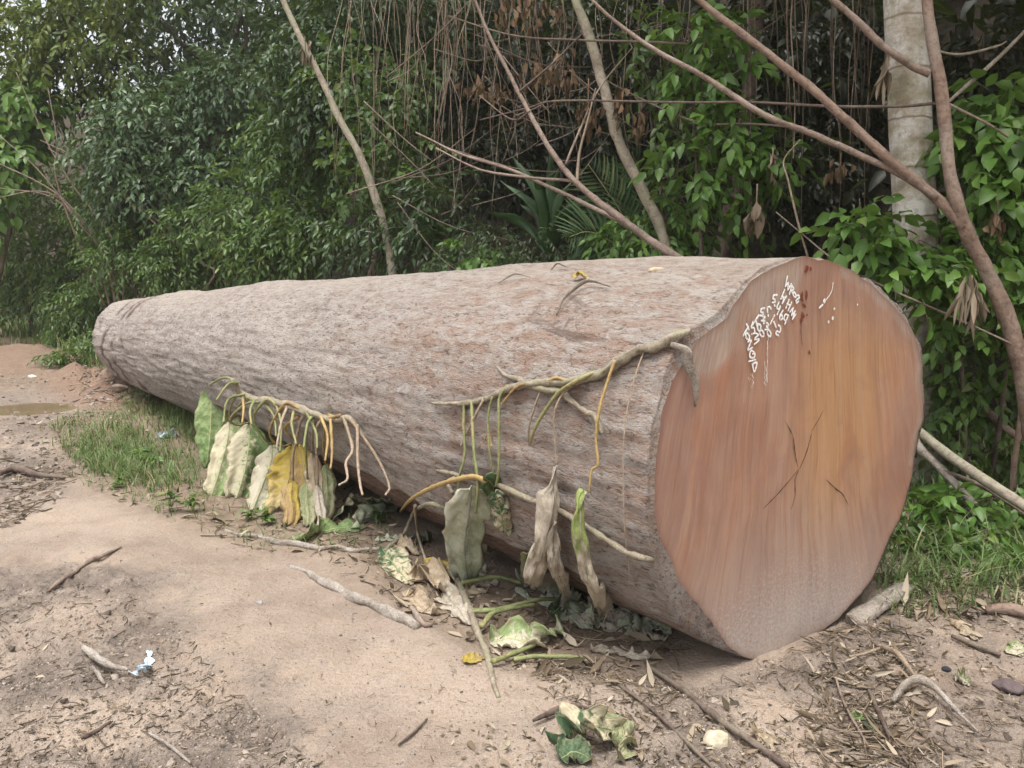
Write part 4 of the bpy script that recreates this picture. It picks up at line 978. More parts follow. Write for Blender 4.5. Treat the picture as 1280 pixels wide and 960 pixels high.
GL = [
 ([(372, 678), (400, 666, .06), (425, 660, .07), (455, 660, .05)], .10, 'green', 'broad light green leaf lying flat below the hanging yellow leaves', .7, .2),
 ([(418, 648, .1), (432, 632, .14), (450, 628, .16), (478, 632, .1)], .10, 'patch', 'patchy green and cream leaf against the log left of the stalk pile', 1.0, .25),
 ([(440, 660, .08), (462, 646, .12), (482, 638, .12), (500, 634, .1)], .09, 'silver', 'crumpled grey green leaf heaped behind the flat green leaf', .9, .3),
 ([(455, 640, .1), (470, 628, .16), (488, 626, .14)], .07, 'darkgreen', 'small dark green leaf on top of the heap by the log', .9, .3),
 ([(478, 686, .08), (488, 700, .09), (500, 715, .07), (512, 730, .04)], .10, 'patch', 'cream leaf with green veins lying left of the brown heap', .5, .22),
 ([(512, 726, .05), (530, 716, .10), (548, 722, .12), (560, 742, .08)], .09, 'tan', 'crumpled tan leaf in the heap below the grey upright leaf', 1.4, .5),
 ([(530, 700, .12), (555, 706, .14), (580, 716, .12), (588, 735, .06)], .075, 'ochre', 'orange tan leaf arched over the heap', 1.2, .4),
 ([(515, 742, .04), (525, 758, .05), (548, 768, .03)], .08, 'tan', 'brown crinkled leaf with torn edge at heap foot', .9, .5),
 ([(555, 740, .06), (570, 758, .07), (585, 780, .04)], .085, 'tan2', 'ash grey withered leaf beside the green vine stem', 1.2, .5),
 ([(612, 802, .04), (640, 798, .07), (672, 800, .07), (702, 778, .09)], .085, 'cream3', 'pale cream ribbed leaf lying among the green stalks', 1.1, .4),
 ([(684, 740, .10), (700, 752, .10), (722, 768, .06), (740, 786, .03)], .115, 'silver', 'large grey leaf fallen flat under the hanging dry strips', .5, .35),
 ([(650, 722, .08), (672, 728, .09), (700, 738, .08)], .08, 'silver', 'torn grey leaf tucked beneath the log behind the stalks', .9, .5),
 ([(742, 770, .06), (765, 764, .09), (790, 770, .08), (812, 778, .05)], .08, 'tan2', 'pale crumpled leaf by the log right of the large grey leaf', 1.2, .5),
 ([(790, 786, .05), (815, 782, .07), (840, 790, .05)], .06, 'silver', 'small grey leaf half under the log near its front end', .8, .4),
 ([(738, 812, .03), (765, 812, .05), (790, 818, .05), (816, 822, .03)], .055, 'tan2', 'long pale dry leaf lying alone on clay before the log', 1.5, .5),
 ([(700, 938, .03), (722, 915, .10), (745, 908, .12), (776, 915, .06)], .095, 'patch', 'crumpled dark green and cream leaf ball in the foreground', 1.5, .28),
 ([(755, 895, .10), (775, 905, .11), (782, 930, .08), (770, 950, .03)], .055, 'olive', 'olive green leaf folded around the foreground leaf ball', 1.3, .25),
 ([(700, 950, .03), (718, 940, .06), (740, 950, .04)], .06, 'darkgreen', 'blue green leaf tip below the foreground leaf ball', 1.0, .2),
 ([(728, 892, .06), (745, 888, .08), (762, 894, .06)], .04, 'tan2', 'curled pale leaf scrap atop the foreground leaf ball', 2.2, .5),
 ([(578, 826, .012), (592, 824, .02), (606, 822, .015)], .03, 'yellow', 'small yellow green leaf on clay left of the vine', .5, .2),
 ([(1188, 778, .02), (1202, 788, .035), (1222, 800, .02)], .045, 'tan', 'tan dry leaf lying on the dark litter at right', 1.2, .4),
 ([(1192, 848, .02), (1204, 852, .035), (1212, 858, .02)], .04, 'cream3', 'small cream curled leaf on bare mud at right', 2.0, .3),
 ([(1062, 894, .015), (1072, 896, .025), (1080, 900, .012)], .028, 'green', 'small round green leaf among the twigs at right', .4, .15),
 ([(1085, 898, .02), (1088, 905, .03), (1092, 915, .02)], .03, 'darkgreen', 'dark shiny leaf beside the small round green leaf', 1.2, .2),
 ([(1255, 812, .02), (1270, 812, .04), (1292, 812, .02)], .05, 'cream3', 'pale leaf scrap at the right frame edge', .9, .3),
 ([(200, 546, .07), (212, 545, .08), (222, 546, .06)], .05, 'silver', 'pale leaf in the grass left of the hanging leaves', .5, .3),
 ([(944, 918, .03), (955, 925, .05), (962, 940, .03)], .05, 'tan', 'dark tan curled leaf behind the pale stone', 1.6, .4),
 ([(725, 350), (0, 0)], 0, '', '', 0, 0)]
for q, (sp, hw_, mk, lb, cu, ri) in enumerate(GL):
    if not mk: continue
    ground_leaf(sp, hw_, mk, lb, curl=cu * (1 if q % 2 else -1), ripple=ri, seed=q * 7 + 11, hint=(0.25, 1, 0.35) if q % 3 else (0.9, 0.8, 0.3))
hp_rng = np.random.default_rng(21)
for q in range(22):
    t_ = hp_rng.random(); x_ = 470 + 340 * t_ + hp_rng.normal(0, 12); y_ = 678 + 108 * t_ + hp_rng.normal(0, 14)
    if np.linalg.norm(F(x_, y_, 0) - G(x_, y_)) > .05 or np.linalg.norm(F(x_ + 14, y_ - 10, 0) - G(x_ + 14, y_ - 10)) > .05: y_ += 26
    a_ = hp_rng.uniform(0, 6.28); l_ = hp_rng.uniform(14, 28); h_ = hp_rng.uniform(.03, .10)
    ground_leaf([(x_ - l_ * math.cos(a_), y_ - l_ * .45 * math.sin(a_), .03), (x_, y_, h_), (x_ + l_ * math.cos(a_), y_ + l_ * .45 * math.sin(a_), .03)], hp_rng.uniform(.035, .075), ['tan2', 'silver', 'tan', 'darkgreen', 'silver', 'olive', 'tan2'][q % 7],
                'withered leaf in the heap along the foot of the log', curl=hp_rng.choice([-1, 1]) * hp_rng.uniform(.6, 1.8), ripple=.35, seed=q + 200, hint=(math.sin(a_), math.cos(a_), .4))['group'] = 'withered leaves heaped along the log foot'
# small yellow leaf and dry curls on the log top
o = big_leaf('fallen_leaf', [Lp(720, 352, .015), Lp(727, 350, .03), Lp(735, 353, .012)], .028, WM['yellow'], None, hint=(0, 1, .2), curl=0.6, ripple=.2, seed=4, label='tiny bright yellow leaf lying on top of the log', cat='leaf')
for pts, r_, lb in (([(697, 396, .01), (708, 380, .03), (720, 368, .03), (738, 358, .03), (765, 361, .015)], .010, 'forked loose bark strip lying on the log top below the yellow leaf'),
                    ([(625, 356, .012), (645, 349, .03), (665, 351, .02)], .006, 'thin loose bark strip on the log top left of the yellow leaf'),
                    ([(690, 340, .012), (700, 336, .03), (712, 337, .015)], .007, 'short dead twig on the log crest left of the pale stone')):
    mb = MB(); tube(mb, [Lp(p[0], p[1], p[2], fallbackY=4.6) for p in pts], [r_ * .5, r_, r_, r_ * .3], rough=.25, flat=.5)
    o = mb.build('bark_strip', WOOD['pale'], origin=Lp(pts[0][0], pts[0][1], 0, fallbackY=4.6)); tag(o, lb, 'bark strip')
# bark curl by the cut edge
mb = MB(); tube(mb, [Lp(842, 434, .02), Lp(850, 441, .05), on_face(860, 455, .03), on_face(868, 475, .035), on_face(870, 495, .03), on_face(869, 508, .015)], [.010, .016, .019, .012, .004], rough=.12, flat=.45)
o = mb.build('peeling_bark', WOOD['pale'], log); o['label'] = 'curved bark splinter hanging over the cut edge'
# ================================================================== STICKS, STONES AND LITTER ON THE GROUND
def stick(pts, r, mat, name, label, cat, rough=.3, seg=9, flat=.85, wob=0.006, group=None):
    P = [np.asarray(p) for p in pts]
    mb = MB(); tube(mb, P, r, seg=seg, n=max(12, 6 * len(P)), rough=rough, flat=flat, wob=wob)
    o = mb.build(name, WOOD[mat], origin=P[0]); return tag(o, label, cat, group)
stick(gp([(282, 664), (300, 670), (320, 672), (345, 680), (370, 682), (400, 688), (420, 686), (440, 690), (465, 688), (510, 690)], .012), [.010, .018, .019, .017, .014, .010], 'pale', 'fallen_stick', 'long grey stick lying on the clay bank below the hanging leaves', 'stick')
stick(gp([(362, 708), (385, 716), (400, 728), (425, 738), (440, 749), (465, 757), (480, 766), (505, 776), (522, 786)], .004), [.012, .022, .03, .026, .03, .024], 'pale', 'dead_branch', 'thick weathered grey branch half buried in the clay, left of the leaf heap', 'branch', .4, 14, .75)
stick(gp([(512, 762), (528, 782), (540, 784)], .015), [.012, .02, .01], 'brown', 'bark_strip', 'torn bark strip at the end of the thick grey branch', 'bark strip')
stick(gp([(60, 742), (78, 727), (95, 717), (112, 703), (130, 696), (152, 686)], .006), [.008, .016, .012, .014, .005], 'brown', 'fallen_stick', 'muddy stick pressed in the mud at left', 'stick')
stick(gp([(0, 598), (20, 592), (50, 598), (82, 602)], .03), [.02, .03, .02, .01], 'dark', 'fallen_stick', 'dark twig at the left frame edge beside the grass', 'stick')
stick(gp([(105, 818), (120, 830), (138, 842), (160, 848)], .03), [.012, .018, .014, .005], 'pale', 'broken_root', 'pale forked root sticking out of the dark mud', 'root')
stick(gp([(114, 838), (122, 848), (130, 860)], .02), [.007, .01, .005], 'pale', 'broken_root', 'short pale root below the forked root', 'root')
stick(gp([(100, 930), (120, 920), (138, 908)], .012), [.006, .008, .004], 'dark', 'fallen_stick', 'short dark twig in the mud at the lower left', 'stick')
stick(gp([(185, 920), (210, 934), (240, 958)], .012), [.005, .006, .004], 'pale', 'fallen_stick', 'thin pale twig on the mud at the bottom edge', 'stick')
stick(gp([(500, 935), (520, 918), (535, 902)], .012), [.004, .006, .003], 'dark', 'fallen_stick', 'short dark twig on the clay left of the foreground leaf ball', 'stick')
stick(gp([(750, 846), (790, 872), (830, 905), (870, 945), (890, 965)], .012), [.005, .008, .008, .006], 'dark', 'fallen_stick', 'long thin grey twig running from the vine to the pale stone', 'stick')
stick(gp([(808, 835), (850, 865), (900, 905), (950, 940), (985, 965)], .018), [.008, .013, .013, .011], 'dark', 'fallen_stick', 'long dark purple brown stick crossing over the pale stone', 'stick')
stick(gp([(665, 910), (690, 898), (715, 890), (735, 893)], .02), [.006, .012, .012, .006], 'dark', 'fallen_stick', 'dark crooked twig left of the foreground leaf ball', 'stick')
stick(gp([(1030, 910), (1080, 925), (1140, 935), (1210, 948)], .012), [.006, .009, .008, .004], 'dark', 'fallen_stick', 'long dark twig along the bottom right of the clay', 'stick')
stick(gp([(1085, 868), (1100, 900), (1115, 930), (1135, 960)], .018), [.006, .010, .009, .006], 'dark', 'fallen_stick', 'dark twig running from litter to the bottom edge', 'stick')
stick(gp([(1046, 850), (1056, 885), (1072, 918), (1084, 940)], .014), [.004, .006, .005, .003], 'brown', 'fallen_stick', 'thin brown twig leaning across the litter left of the curved stalk', 'stick')
stick(gp([(1060, 828), (1080, 824), (1105, 816), (1130, 812)], .03), [.005, .006, .006, .004], 'vine', 'fallen_stick', 'thin straw coloured stalk over the litter by the cut face', 'stick')
stick(gp([(1095, 815), (1120, 825), (1135, 842), (1150, 862)], .025), [.008, .012, .010, .004], 'vine', 'fallen_stick', 'tan flattened stalk curving through the litter', 'stick')
stick(gp([(1115, 882, .02), (1128, 872, .05), (1145, 868, .06), (1165, 874, .05), (1190, 895, .03), (1222, 924, .02)], .03), [.010, .017, .016, .010, .006, .004], 'pale', 'dry_stalk', 'pale arched dry stalk lying on the mud at right', 'stalk')
stick([G(1148, 826, .01), G(1148, 826, .09) + np.array([.005, 0, 0])], [.004, .003], 'pale', 'fallen_stick', 'straight pale peg standing upright in the mud at right', 'stick')
stick(gp([(1190, 800), (1215, 810), (1250, 824)], .018), [.008, .012, .008], 'dark', 'fallen_stick', 'dark stick under the tan dry leaf at right', 'stick')
stick(gp([(1230, 770), (1255, 768), (1290, 776)], .03), [.02, .028, .02], 'red', 'fallen_stick', 'reddish rotten wood piece in the litter at right frame edge', 'stick', .25, 9, .7)
# split wood block leaning at the log foot
a_, b_ = G(1066, 782, .02), G(1132, 744, .04)
ax_ = nrm(b_ - a_); sd_ = nrm(np.cross(ax_, [0, 0, 1.])); up_v = np.cross(sd_, ax_); n_ = 26
tt = np.linspace(0, 1, n_); sec = .8 * np.array([(-.052, -.02), (-.058, .012), (-.03, .026), (.012, .036), (.045, .022), (.056, -.004), (.04, -.026), (-.01, -.03)])
VV = np.array([[a_ + (b_ - a_) * (t + .05 * vn3(k_ * 2.1, 3, 0, 8) * (t in (0., 1.))) + sd_ * q[0] * (1 + .12 * vn3(t * 5, k_, 0, 2)) + up_v * q[1] * (1 + .3 * vn3(t * 6, k_ * 1.7, 0, 3)) for k_, q in enumerate(sec)] for t in tt]).reshape(-1, 3)
i, j = np.meshgrid(np.arange(n_ - 1), np.arange(8), indexing='ij'); j2 = (j + 1) % 8
mb = MB(); mb.add(np.vstack([VV, VV[:8].mean(0), VV[-8:].mean(0)]), [np.stack([i * 8 + j, i * 8 + j2, (i + 1) * 8 + j2, (i + 1) * 8 + j], -1).reshape(-1, 4)[:, ::-1], np.array([[k_, (k_ + 1) % 8, n_ * 8] for k_ in range(8)] + [[(n_ - 1) * 8 + (k_ + 1) % 8, (n_ - 1) * 8 + k_, n_ * 8 + 1] for k_ in range(8)])])
tag(mb.build('wood_offcut', WOOD['pale'], origin=G(1095, 765), smooth=False), 'pale split wood offcut leaning beside the cut face on the right', 'offcut')

def stone(px, py, r, sq, col, label, name='stone', rot=0.3, up=0.4, cat='stone'):
    bx = MB(); nu, nv = 22, 14
    th = np.linspace(0, 2 * np.pi, nu, endpoint=False); ph = np.linspace(0.08, np.pi - 0.08, nv)
    a, b_ = np.meshgrid(th, ph); sd = int(px)
    x, y, z = np.sin(b_) * np.cos(a), np.sin(b_) * np.sin(a), np.cos(b_)
    rr = 1 + 0.28 * vn3(x * 1.4, y * 1.4, z * 1.4, sd) + 0.07 * vn3(x * 4, y * 4, z * 4, sd + 1)
    V = np.stack([x * rr * r, y * rr * r * 0.8, z * rr * r * sq], -1).reshape(-1, 3)
    p = G(px, py); V = V + p + [0, 0, r * sq * up]
    i, j = np.meshgrid(np.arange(nv - 1), np.arange(nu), indexing='ij'); j2 = (j + 1) % nu
    Q = np.stack([i * nu + j, (i + 1) * nu + j, (i + 1) * nu + j2, i * nu + j2], -1).reshape(-1, 4)
    k = np.arange(nu)
    bx.add(np.vstack([V, V[:nu].mean(0), V[-nu:].mean(0)]), [Q, np.stack([k, (k + 1) % nu, np.full(nu, nu * nv)], 1), np.stack([(k + 1) % nu + nu * (nv - 1), k + nu * (nv - 1), np.full(nu, nu * nv + 1)], 1)])
    mt = M('stone_surface', .85, .2); n_ = mt.noise(mt.obj(), 30, 4, .6)
    mt.color(mt.ramp(n_, [(.3, tuple(v * .6 for v in col)), (.6, col)])); mt.bump(n_, .008)
    return tag(bx.build(name, mt.m, origin=p), label, cat)
stone(897, 932, .042, .85, (.56, .49, .36), 'pale cream stone in the foreground litter')
stone(325, 755, .016, .7, (.33, .31, .30), 'small grey pebble on the smooth clay')
stone(1183, 838, .016, .6, (.04, .04, .045), 'small black pebble on the mud at right')
stone(1262, 862, .05, .45, (.13, .10, .10), 'dark flat stone in the mud at the right edge')
stone(40, 472, .06, .5, (.7, .68, .64), 'white scrap lying on the track at far left', 'litter_scrap', cat='scrap')
stone(150, 487, .09, .5, (.20, .15, .115), 'brown clod of earth in front of the log far end', 'earth_clod', cat='clod')
# pale knob on the log top
pk3 = Lp(820, 338, 0, fallbackY=4.3)
o = stone(1000, 700, .035, .5, (.55, .44, .30), 'small tan chip resting on the log crest', 'bark_chip', cat='chip'); o.location = tuple(pk3 + np.array([0, 0, -.01]))
# crumpled clear plastic scraps
pm = M('clear_plastic', .15, .6).color((.55, .66, .74)); pm.b.inputs['Alpha'].default_value = 0.75
WM['plastic'] = pm.m
ground_leaf([(167, 842, .02), (178, 836, .045), (187, 828, .03)], .018, 'plastic', 'crumpled bluish plastic scrap on the dark mud', curl=1.8, ripple=.8, seed=3, name='plastic_scrap', cat='litter')
ground_leaf([(194, 547, .09), (206, 545, .11), (222, 543, .09)], .05, 'plastic', 'crumpled pale blue plastic bottle in the grass', curl=2.2, ripple=.5, seed=8, name='plastic_bottle', cat='litter', prof=prof_strip)

def scatter(px_poly, n):
    P = np.array(px_poly, float); x0, y0 = P.min(0); x1, y1 = P.max(0); out = []
    cand = np.stack([rng.uniform(x0, x1, n * 6), rng.uniform(y0, y1, n * 6)], 1)
    ins = np.zeros(len(cand), bool); m_ = len(P)
    for i in range(m_):
        a, b_ = P[i], P[(i + 1) % m_]
        ins ^= ((a[1] > cand[:, 1]) != (b_[1] > cand[:, 1])) & (cand[:, 0] < (b_[0] - a[0]) * (cand[:, 1] - a[1]) / (b_[1] - a[1] + 1e-9) + a[0])
    c = cand[ins][:n]
    q = np.array([G0(*p) for p in c]); q[:, 2] = ground_z(q[:, 0], q[:, 1]); return q
litter, twigs = MB(), MB()
def chips(P, L, asp, droop=.5):
    n = len(P); a = rng.uniform(0, 2 * np.pi, n)
    D = np.stack([np.cos(a), np.sin(a), 0.25 * rng.standard_normal(n)], 1)
    Nn = np.array([0, 0, 1.0]) + 0.45 * rng.standard_normal((n, 3))
    Ln = L * np.clip(rng.lognormal(-.25, .5, n), .2, 2.2)
    add_leaves(litter, P + np.array([0, 0, .006]), D, Nn, Ln, Ln * asp, droop * rng.standard_normal(n), .35)
def twiglets(P, L, r, up=.12):
    n = len(P); a = rng.uniform(0, 2 * np.pi, n)
    D = nrm(np.stack([np.cos(a), np.sin(a), up * rng.standard_normal(n)], 1)); Ln = L * rng.uniform(.3, 1.3, n); S_ = nrm(np.cross(D, [0, 0, 1.0])); U = np.cross(S_, D)
    rr = r * rng.uniform(.5, 1.3, n)[:, None]
    V = np.empty((n, 9, 3)); bend = 0.12 * rng.standard_normal(n)[:, None] * Ln[:, None] * S_
    for q, t in enumerate((-.5, 0, .5)):
        c = P + np.array([0, 0, .008]) + D * Ln[:, None] * t + (bend if q == 1 else 0)
        V[:, 3 * q] = c + S_ * rr; V[:, 3 * q + 1] = c - S_ * .5 * rr + U * .8 * rr; V[:, 3 * q + 2] = c - S_ * .5 * rr - U * .8 * rr
    b_ = (np.arange(n) * 9)[:, None]; rd = rng.random(n)
    Q = np.concatenate([b_ + [x, y, y + 3, x + 3] for o_ in (0, 3) for x, y in ((o_, o_ + 1), (o_ + 1, o_ + 2), (o_ + 2, o_))])
    twigs.add(V.reshape(-1, 3), [Q], r=np.tile(rd, 6))
RLIT = [(900, 830), (1010, 795), (1110, 745), (1300, 745), (1340, 970), (860, 970), (700, 930), (760, 870)]
RCORE = [(1010, 800), (1090, 770), (1160, 790), (1150, 870), (1180, 960), (1020, 960), (1010, 860)]
LMUD = [(-40, 720), (130, 730), (220, 780), (320, 880), (420, 970), (-60, 970)]
SANDY = [(0, 660), (300, 680), (520, 800), (900, 850), (900, 970), (400, 970), (200, 760)]
chips(scatter(RLIT, 560), .028, .35); chips(scatter(RCORE, 480), .045, .22); chips(scatter(LITT, 420), .05, .35); chips(scatter(LMUD, 330), .018, .35); chips(scatter(SANDY, 260), .012, .45); chips(scatter(WEED, 500), .05, .3)
chips(scatter([(640, 810), (850, 820), (840, 900), (700, 890)], 250), .03, .3); chips(scatter([(0, 480), (130, 470), (110, 600), (0, 600)], 160), .04, .3)
chips(scatter([(1100, 720), (1300, 700), (1300, 770), (1120, 770)], 300), .05, .3)
chips(scatter([(560, 900), (1000, 880), (1000, 980), (560, 980)], 300), .026, .35)
twiglets(scatter(RLIT, 500), .07, .0018); twiglets(scatter(RCORE, 260), .10, .003, .25); twiglets(scatter(LITT, 160), .12, .003, .2); twiglets(scatter(LMUD, 420), .06, .0022); twiglets(scatter(SANDY, 160), .035, .0013)
twiglets(scatter(WEED, 260), .14, .003, .25); twiglets(scatter([(640, 810), (850, 820), (840, 900), (700, 890)], 120), .07, .002); twiglets(scatter([(1100, 700), (1300, 690), (1300, 770), (1120, 770)], 160), .2, .004, .25)
twiglets(scatter([(100, 455), (200, 470), (190, 510), (90, 500)], 120), .3, .006, .4); twiglets(scatter([(0, 580), (90, 590), (60, 640), (0, 660)], 140), .16, .004, .2)
lm = leaf_mat('litter_leaves', [(0, (.06, .042, .032)), (.35, (.16, .115, .08)), (.6, (.26, .19, .135)), (.85, (.40, .33, .25)), (1, (.48, .41, .32))], rough=.85, spec=.15, trans=.05)
tag(litter.build('leaf_litter', lm), kind='stuff')
tm = leaf_mat('litter_twigs', [(0, (.05, .038, .03)), (.5, (.14, .10, .075)), (.85, (.28, .21, .15)), (1, (.42, .35, .27))], rough=.85, spec=.15, trans=.0)
tag(twigs.build('twig_litter', tm), kind='stuff')

# ---- crumbs and clods of clay
def crumbs(P, r):
    n = len(P); base = nrm(np.array([(1, 0, 0), (.3, .95, 0), (-.8, .6, 0), (-.8, -.6, 0), (.3, -.95, 0), (.55, .4, .75), (-.2, .65, .75), (-.7, 0, .75), (-.2, -.65, .75), (.55, -.4, .75)], float))
    rr = .72 * r * rng.lognormal(0, .38, n)
    V = P[:, None] + base[None] * rr[:, None, None] * (1 + .35 * rng.standard_normal((n, 10, 1))) * [1, 1, .75] 
    b_ = (np.arange(n) * 10)[:, None]; rd = rng.random(n)
    Q = np.concatenate([b_ + [k_, (k_ + 1) % 5, 5 + (k_ + 1) % 5, 5 + k_] for k_ in range(5)]); P5 = b_ + [5, 6, 7, 8, 9]
    clods.add(V.reshape(-1, 3), [P5], r=rd); clods.n -= n * 10; clods.V.pop(); clods.UV.pop(); clods.add(V.reshape(-1, 3), [Q], r=np.tile(rd, 5))
clods = MB()
crumbs(scatter(LMUD, 4200), .0048); crumbs(scatter(LMUD, 240), .012); crumbs(scatter(SANDY, 3400), .0028); crumbs(scatter(RLIT, 1500), .005); crumbs(scatter(RLIT, 120), .013); crumbs(scatter(LITT, 700), .006); crumbs(scatter(WEED, 400), .01)
crumbs(scatter([(0, 470), (180, 470), (170, 520), (60, 640), (0, 660)], 900), .016); crumbs(scatter([(100, 460), (200, 470), (190, 505), (110, 505)], 300), .03)
cm_ = M('clay_crumbs', .95, .15); cc_ = cm_.ramp(cm_.attr('rnd'), [(0, (.07, .056, .046)), (.35, (.17, .137, .112)), (.7, (.28, .228, .187)), (1, (.36, .30, .25))]); cm_.color(cc_); cm_.bump(cm_.noise(cm_.obj(), 180, 3), .004)
tag(clods.build('clay_crumbs', cm_.m), kind='stuff')

# ---- grass
def grass(P, h, wd, lean=.5):
    n = len(P); a = rng.uniform(0, 2 * np.pi, n); out = np.stack([np.cos(a), np.sin(a), np.zeros(n)], 1)
    H = h * rng.uniform(.45, 1.25, n)[:, None]; ln = lean * rng.uniform(.3, 1.6, n)[:, None]; wv = wd * rng.uniform(.6, 1.3, n)[:, None]
    S_ = np.stack([-np.sin(a), np.cos(a), np.zeros(n)], 1); V = np.empty((n, 7, 3))
    for q, t in enumerate((0, .4, .75, 1.0)):
        c = P + np.array([0, 0, 1.0]) * H * (t - .28 * ln * t * t) + out * H * ln * t * t
        if q < 3:
            V[:, 2 * q] = c + S_ * wv * (1 - .35 * t); V[:, 2 * q + 1] = c - S_ * wv * (1 - .35 * t)
        else: V[:, 6] = c
    b_ = (np.arange(n) * 7)[:, None]; rd = rng.random(n)
    return V.reshape(-1, 3), np.concatenate([b_ + [0, 1, 3, 2], b_ + [2, 3, 5, 4]]), b_ + [4, 5, 6], rd
def grass_obj(specs, mat):
    mb = MB()
    for P, h, wd, ln in specs:
        V, Q, T, rd = grass(P, h, wd, ln)
        mb.add(V, [T], r=rd); mb.n -= len(V); mb.V.pop(); mb.UV.pop(); mb.add(V, [Q], r=np.tile(rd, 2))
    return tag(mb.build('grass', mat), kind='stuff')
gm = leaf_mat('grass_blades', [(0, (.07, .10, .03)), (.4, (.11, .19, .06)), (.75, (.17, .26, .085)), (.9, (.24, .29, .11)), (1, (.38, .32, .19))], rough=.5, spec=.3, trans=.3)
GP = [(65, 545), (120, 528), (190, 520), (240, 545), (250, 590), (210, 620), (150, 605), (90, 585)]
GP2 = [(170, 500), (225, 488), (260, 500), (260, 560), (225, 540)]
GR = [(1095, 700), (1130, 650), (1200, 620), (1320, 600), (1330, 735), (1240, 745), (1160, 752), (1100, 740)]
GF = [(20, 395), (90, 385), (150, 420), (130, 460), (70, 440), (30, 415)]
grass_obj([(scatter(GP, 1500), .14, .0034, .9), (scatter([(90, 560), (150, 540), (200, 560), (180, 600), (120, 595)], 700), .17, .0034, .8), (scatter([(40, 540), (130, 510), (250, 500), (270, 620), (200, 645), (80, 600)], 500), .09, .003, 1.0), (scatter(GP2, 900), .17, .0035, .7), (scatter(GR, 950), .19, .0038, 1.0), (scatter(GF, 2600), .34, .009, .7), (scatter([(85, 440), (130, 430), (150, 462), (110, 465)], 500), .28, .006, .8), (scatter([(150, 500), (250, 490), (250, 520), (160, 520)], 500), .16, .0035, .9), (scatter([(-60, 396), (80, 394), (110, 410), (40, 425), (-60, 420)], 1600), .4, .012, .7), (scatter([(0, 400), (60, 400), (100, 440), (0, 440)], 300), .2, .008, .6),
           (scatter(WEED, 700), .08, .003, .9), (scatter([(1120, 560), (1300, 540), (1330, 640), (1130, 660)], 900), .24, .0045, .8), (scatter([(1090, 720), (1300, 725), (1300, 765), (1110, 770)], 260), .11, .003, .9)], gm)
# ---- low weeds
def weed(px, py, h, L, mat, label, nl=9, asp=.42):
    p = G(px, py); t_ = thing('weed', p, label, 'weed', 'low weeds at the foot of the log')
    mb, lv = MB(), MB()
    for s_ in range(3):
        a = rng.uniform(0, 6.28); top = p + np.array([.35 * h * math.cos(a), .35 * h * math.sin(a), h * rng.uniform(.6, 1.1)])
        tube(mb, [p, (p + top) / 2 + rng.normal(0, .01, 3), top], [.003, .002], seg=5, n=6)
        tt = rng.uniform(.35, 1, nl)[:, None]; az = rng.uniform(0, 6.28, nl)
        D = np.stack([np.cos(az), np.sin(az), rng.uniform(-.1, .5, nl)], 1)
        add_leaves(lv, p + (top - p) * tt, D, np.array([0, 0, 1.]) + .3 * rng.standard_normal((nl, 3)), L * rng.uniform(.6, 1.2, nl), L * asp * rng.uniform(.7, 1.1, nl), .35, .2)
    mb.build('stem', WOOD['petiole'], t_); lv.build('foliage', LEAFM[mat], t_)
for a in ((212, 640, .14, .06, 'mid', 'leafy green weed at the bank edge left of the cream leaves'), (150, 610, .08, .06, 'bright', 'bright seedling at the lower edge of the grass patch'), (185, 585, .16, .09, 'bright', 'broad bladed weed standing in the grass patch'),
          (335, 655, .12, .07, 'mid', 'leafy green weed under the yellow hanging leaf'), (312, 650, .08, .05, 'mid', 'tiny green weed under the palest hanging leaf'), (240, 640, .12, .06, 'mid', 'weed between the bank edge and the first cream leaf'),
          (262, 560, .2, .07, 'mid', 'leafy weed behind the broad pale green hanging leaf'), (470, 655, .12, .06, 'deep', 'dark weed in the shade under the log'), (120, 445, .5, .12, 'mid', 'tall weed before the log far end')):
    weed(*a)

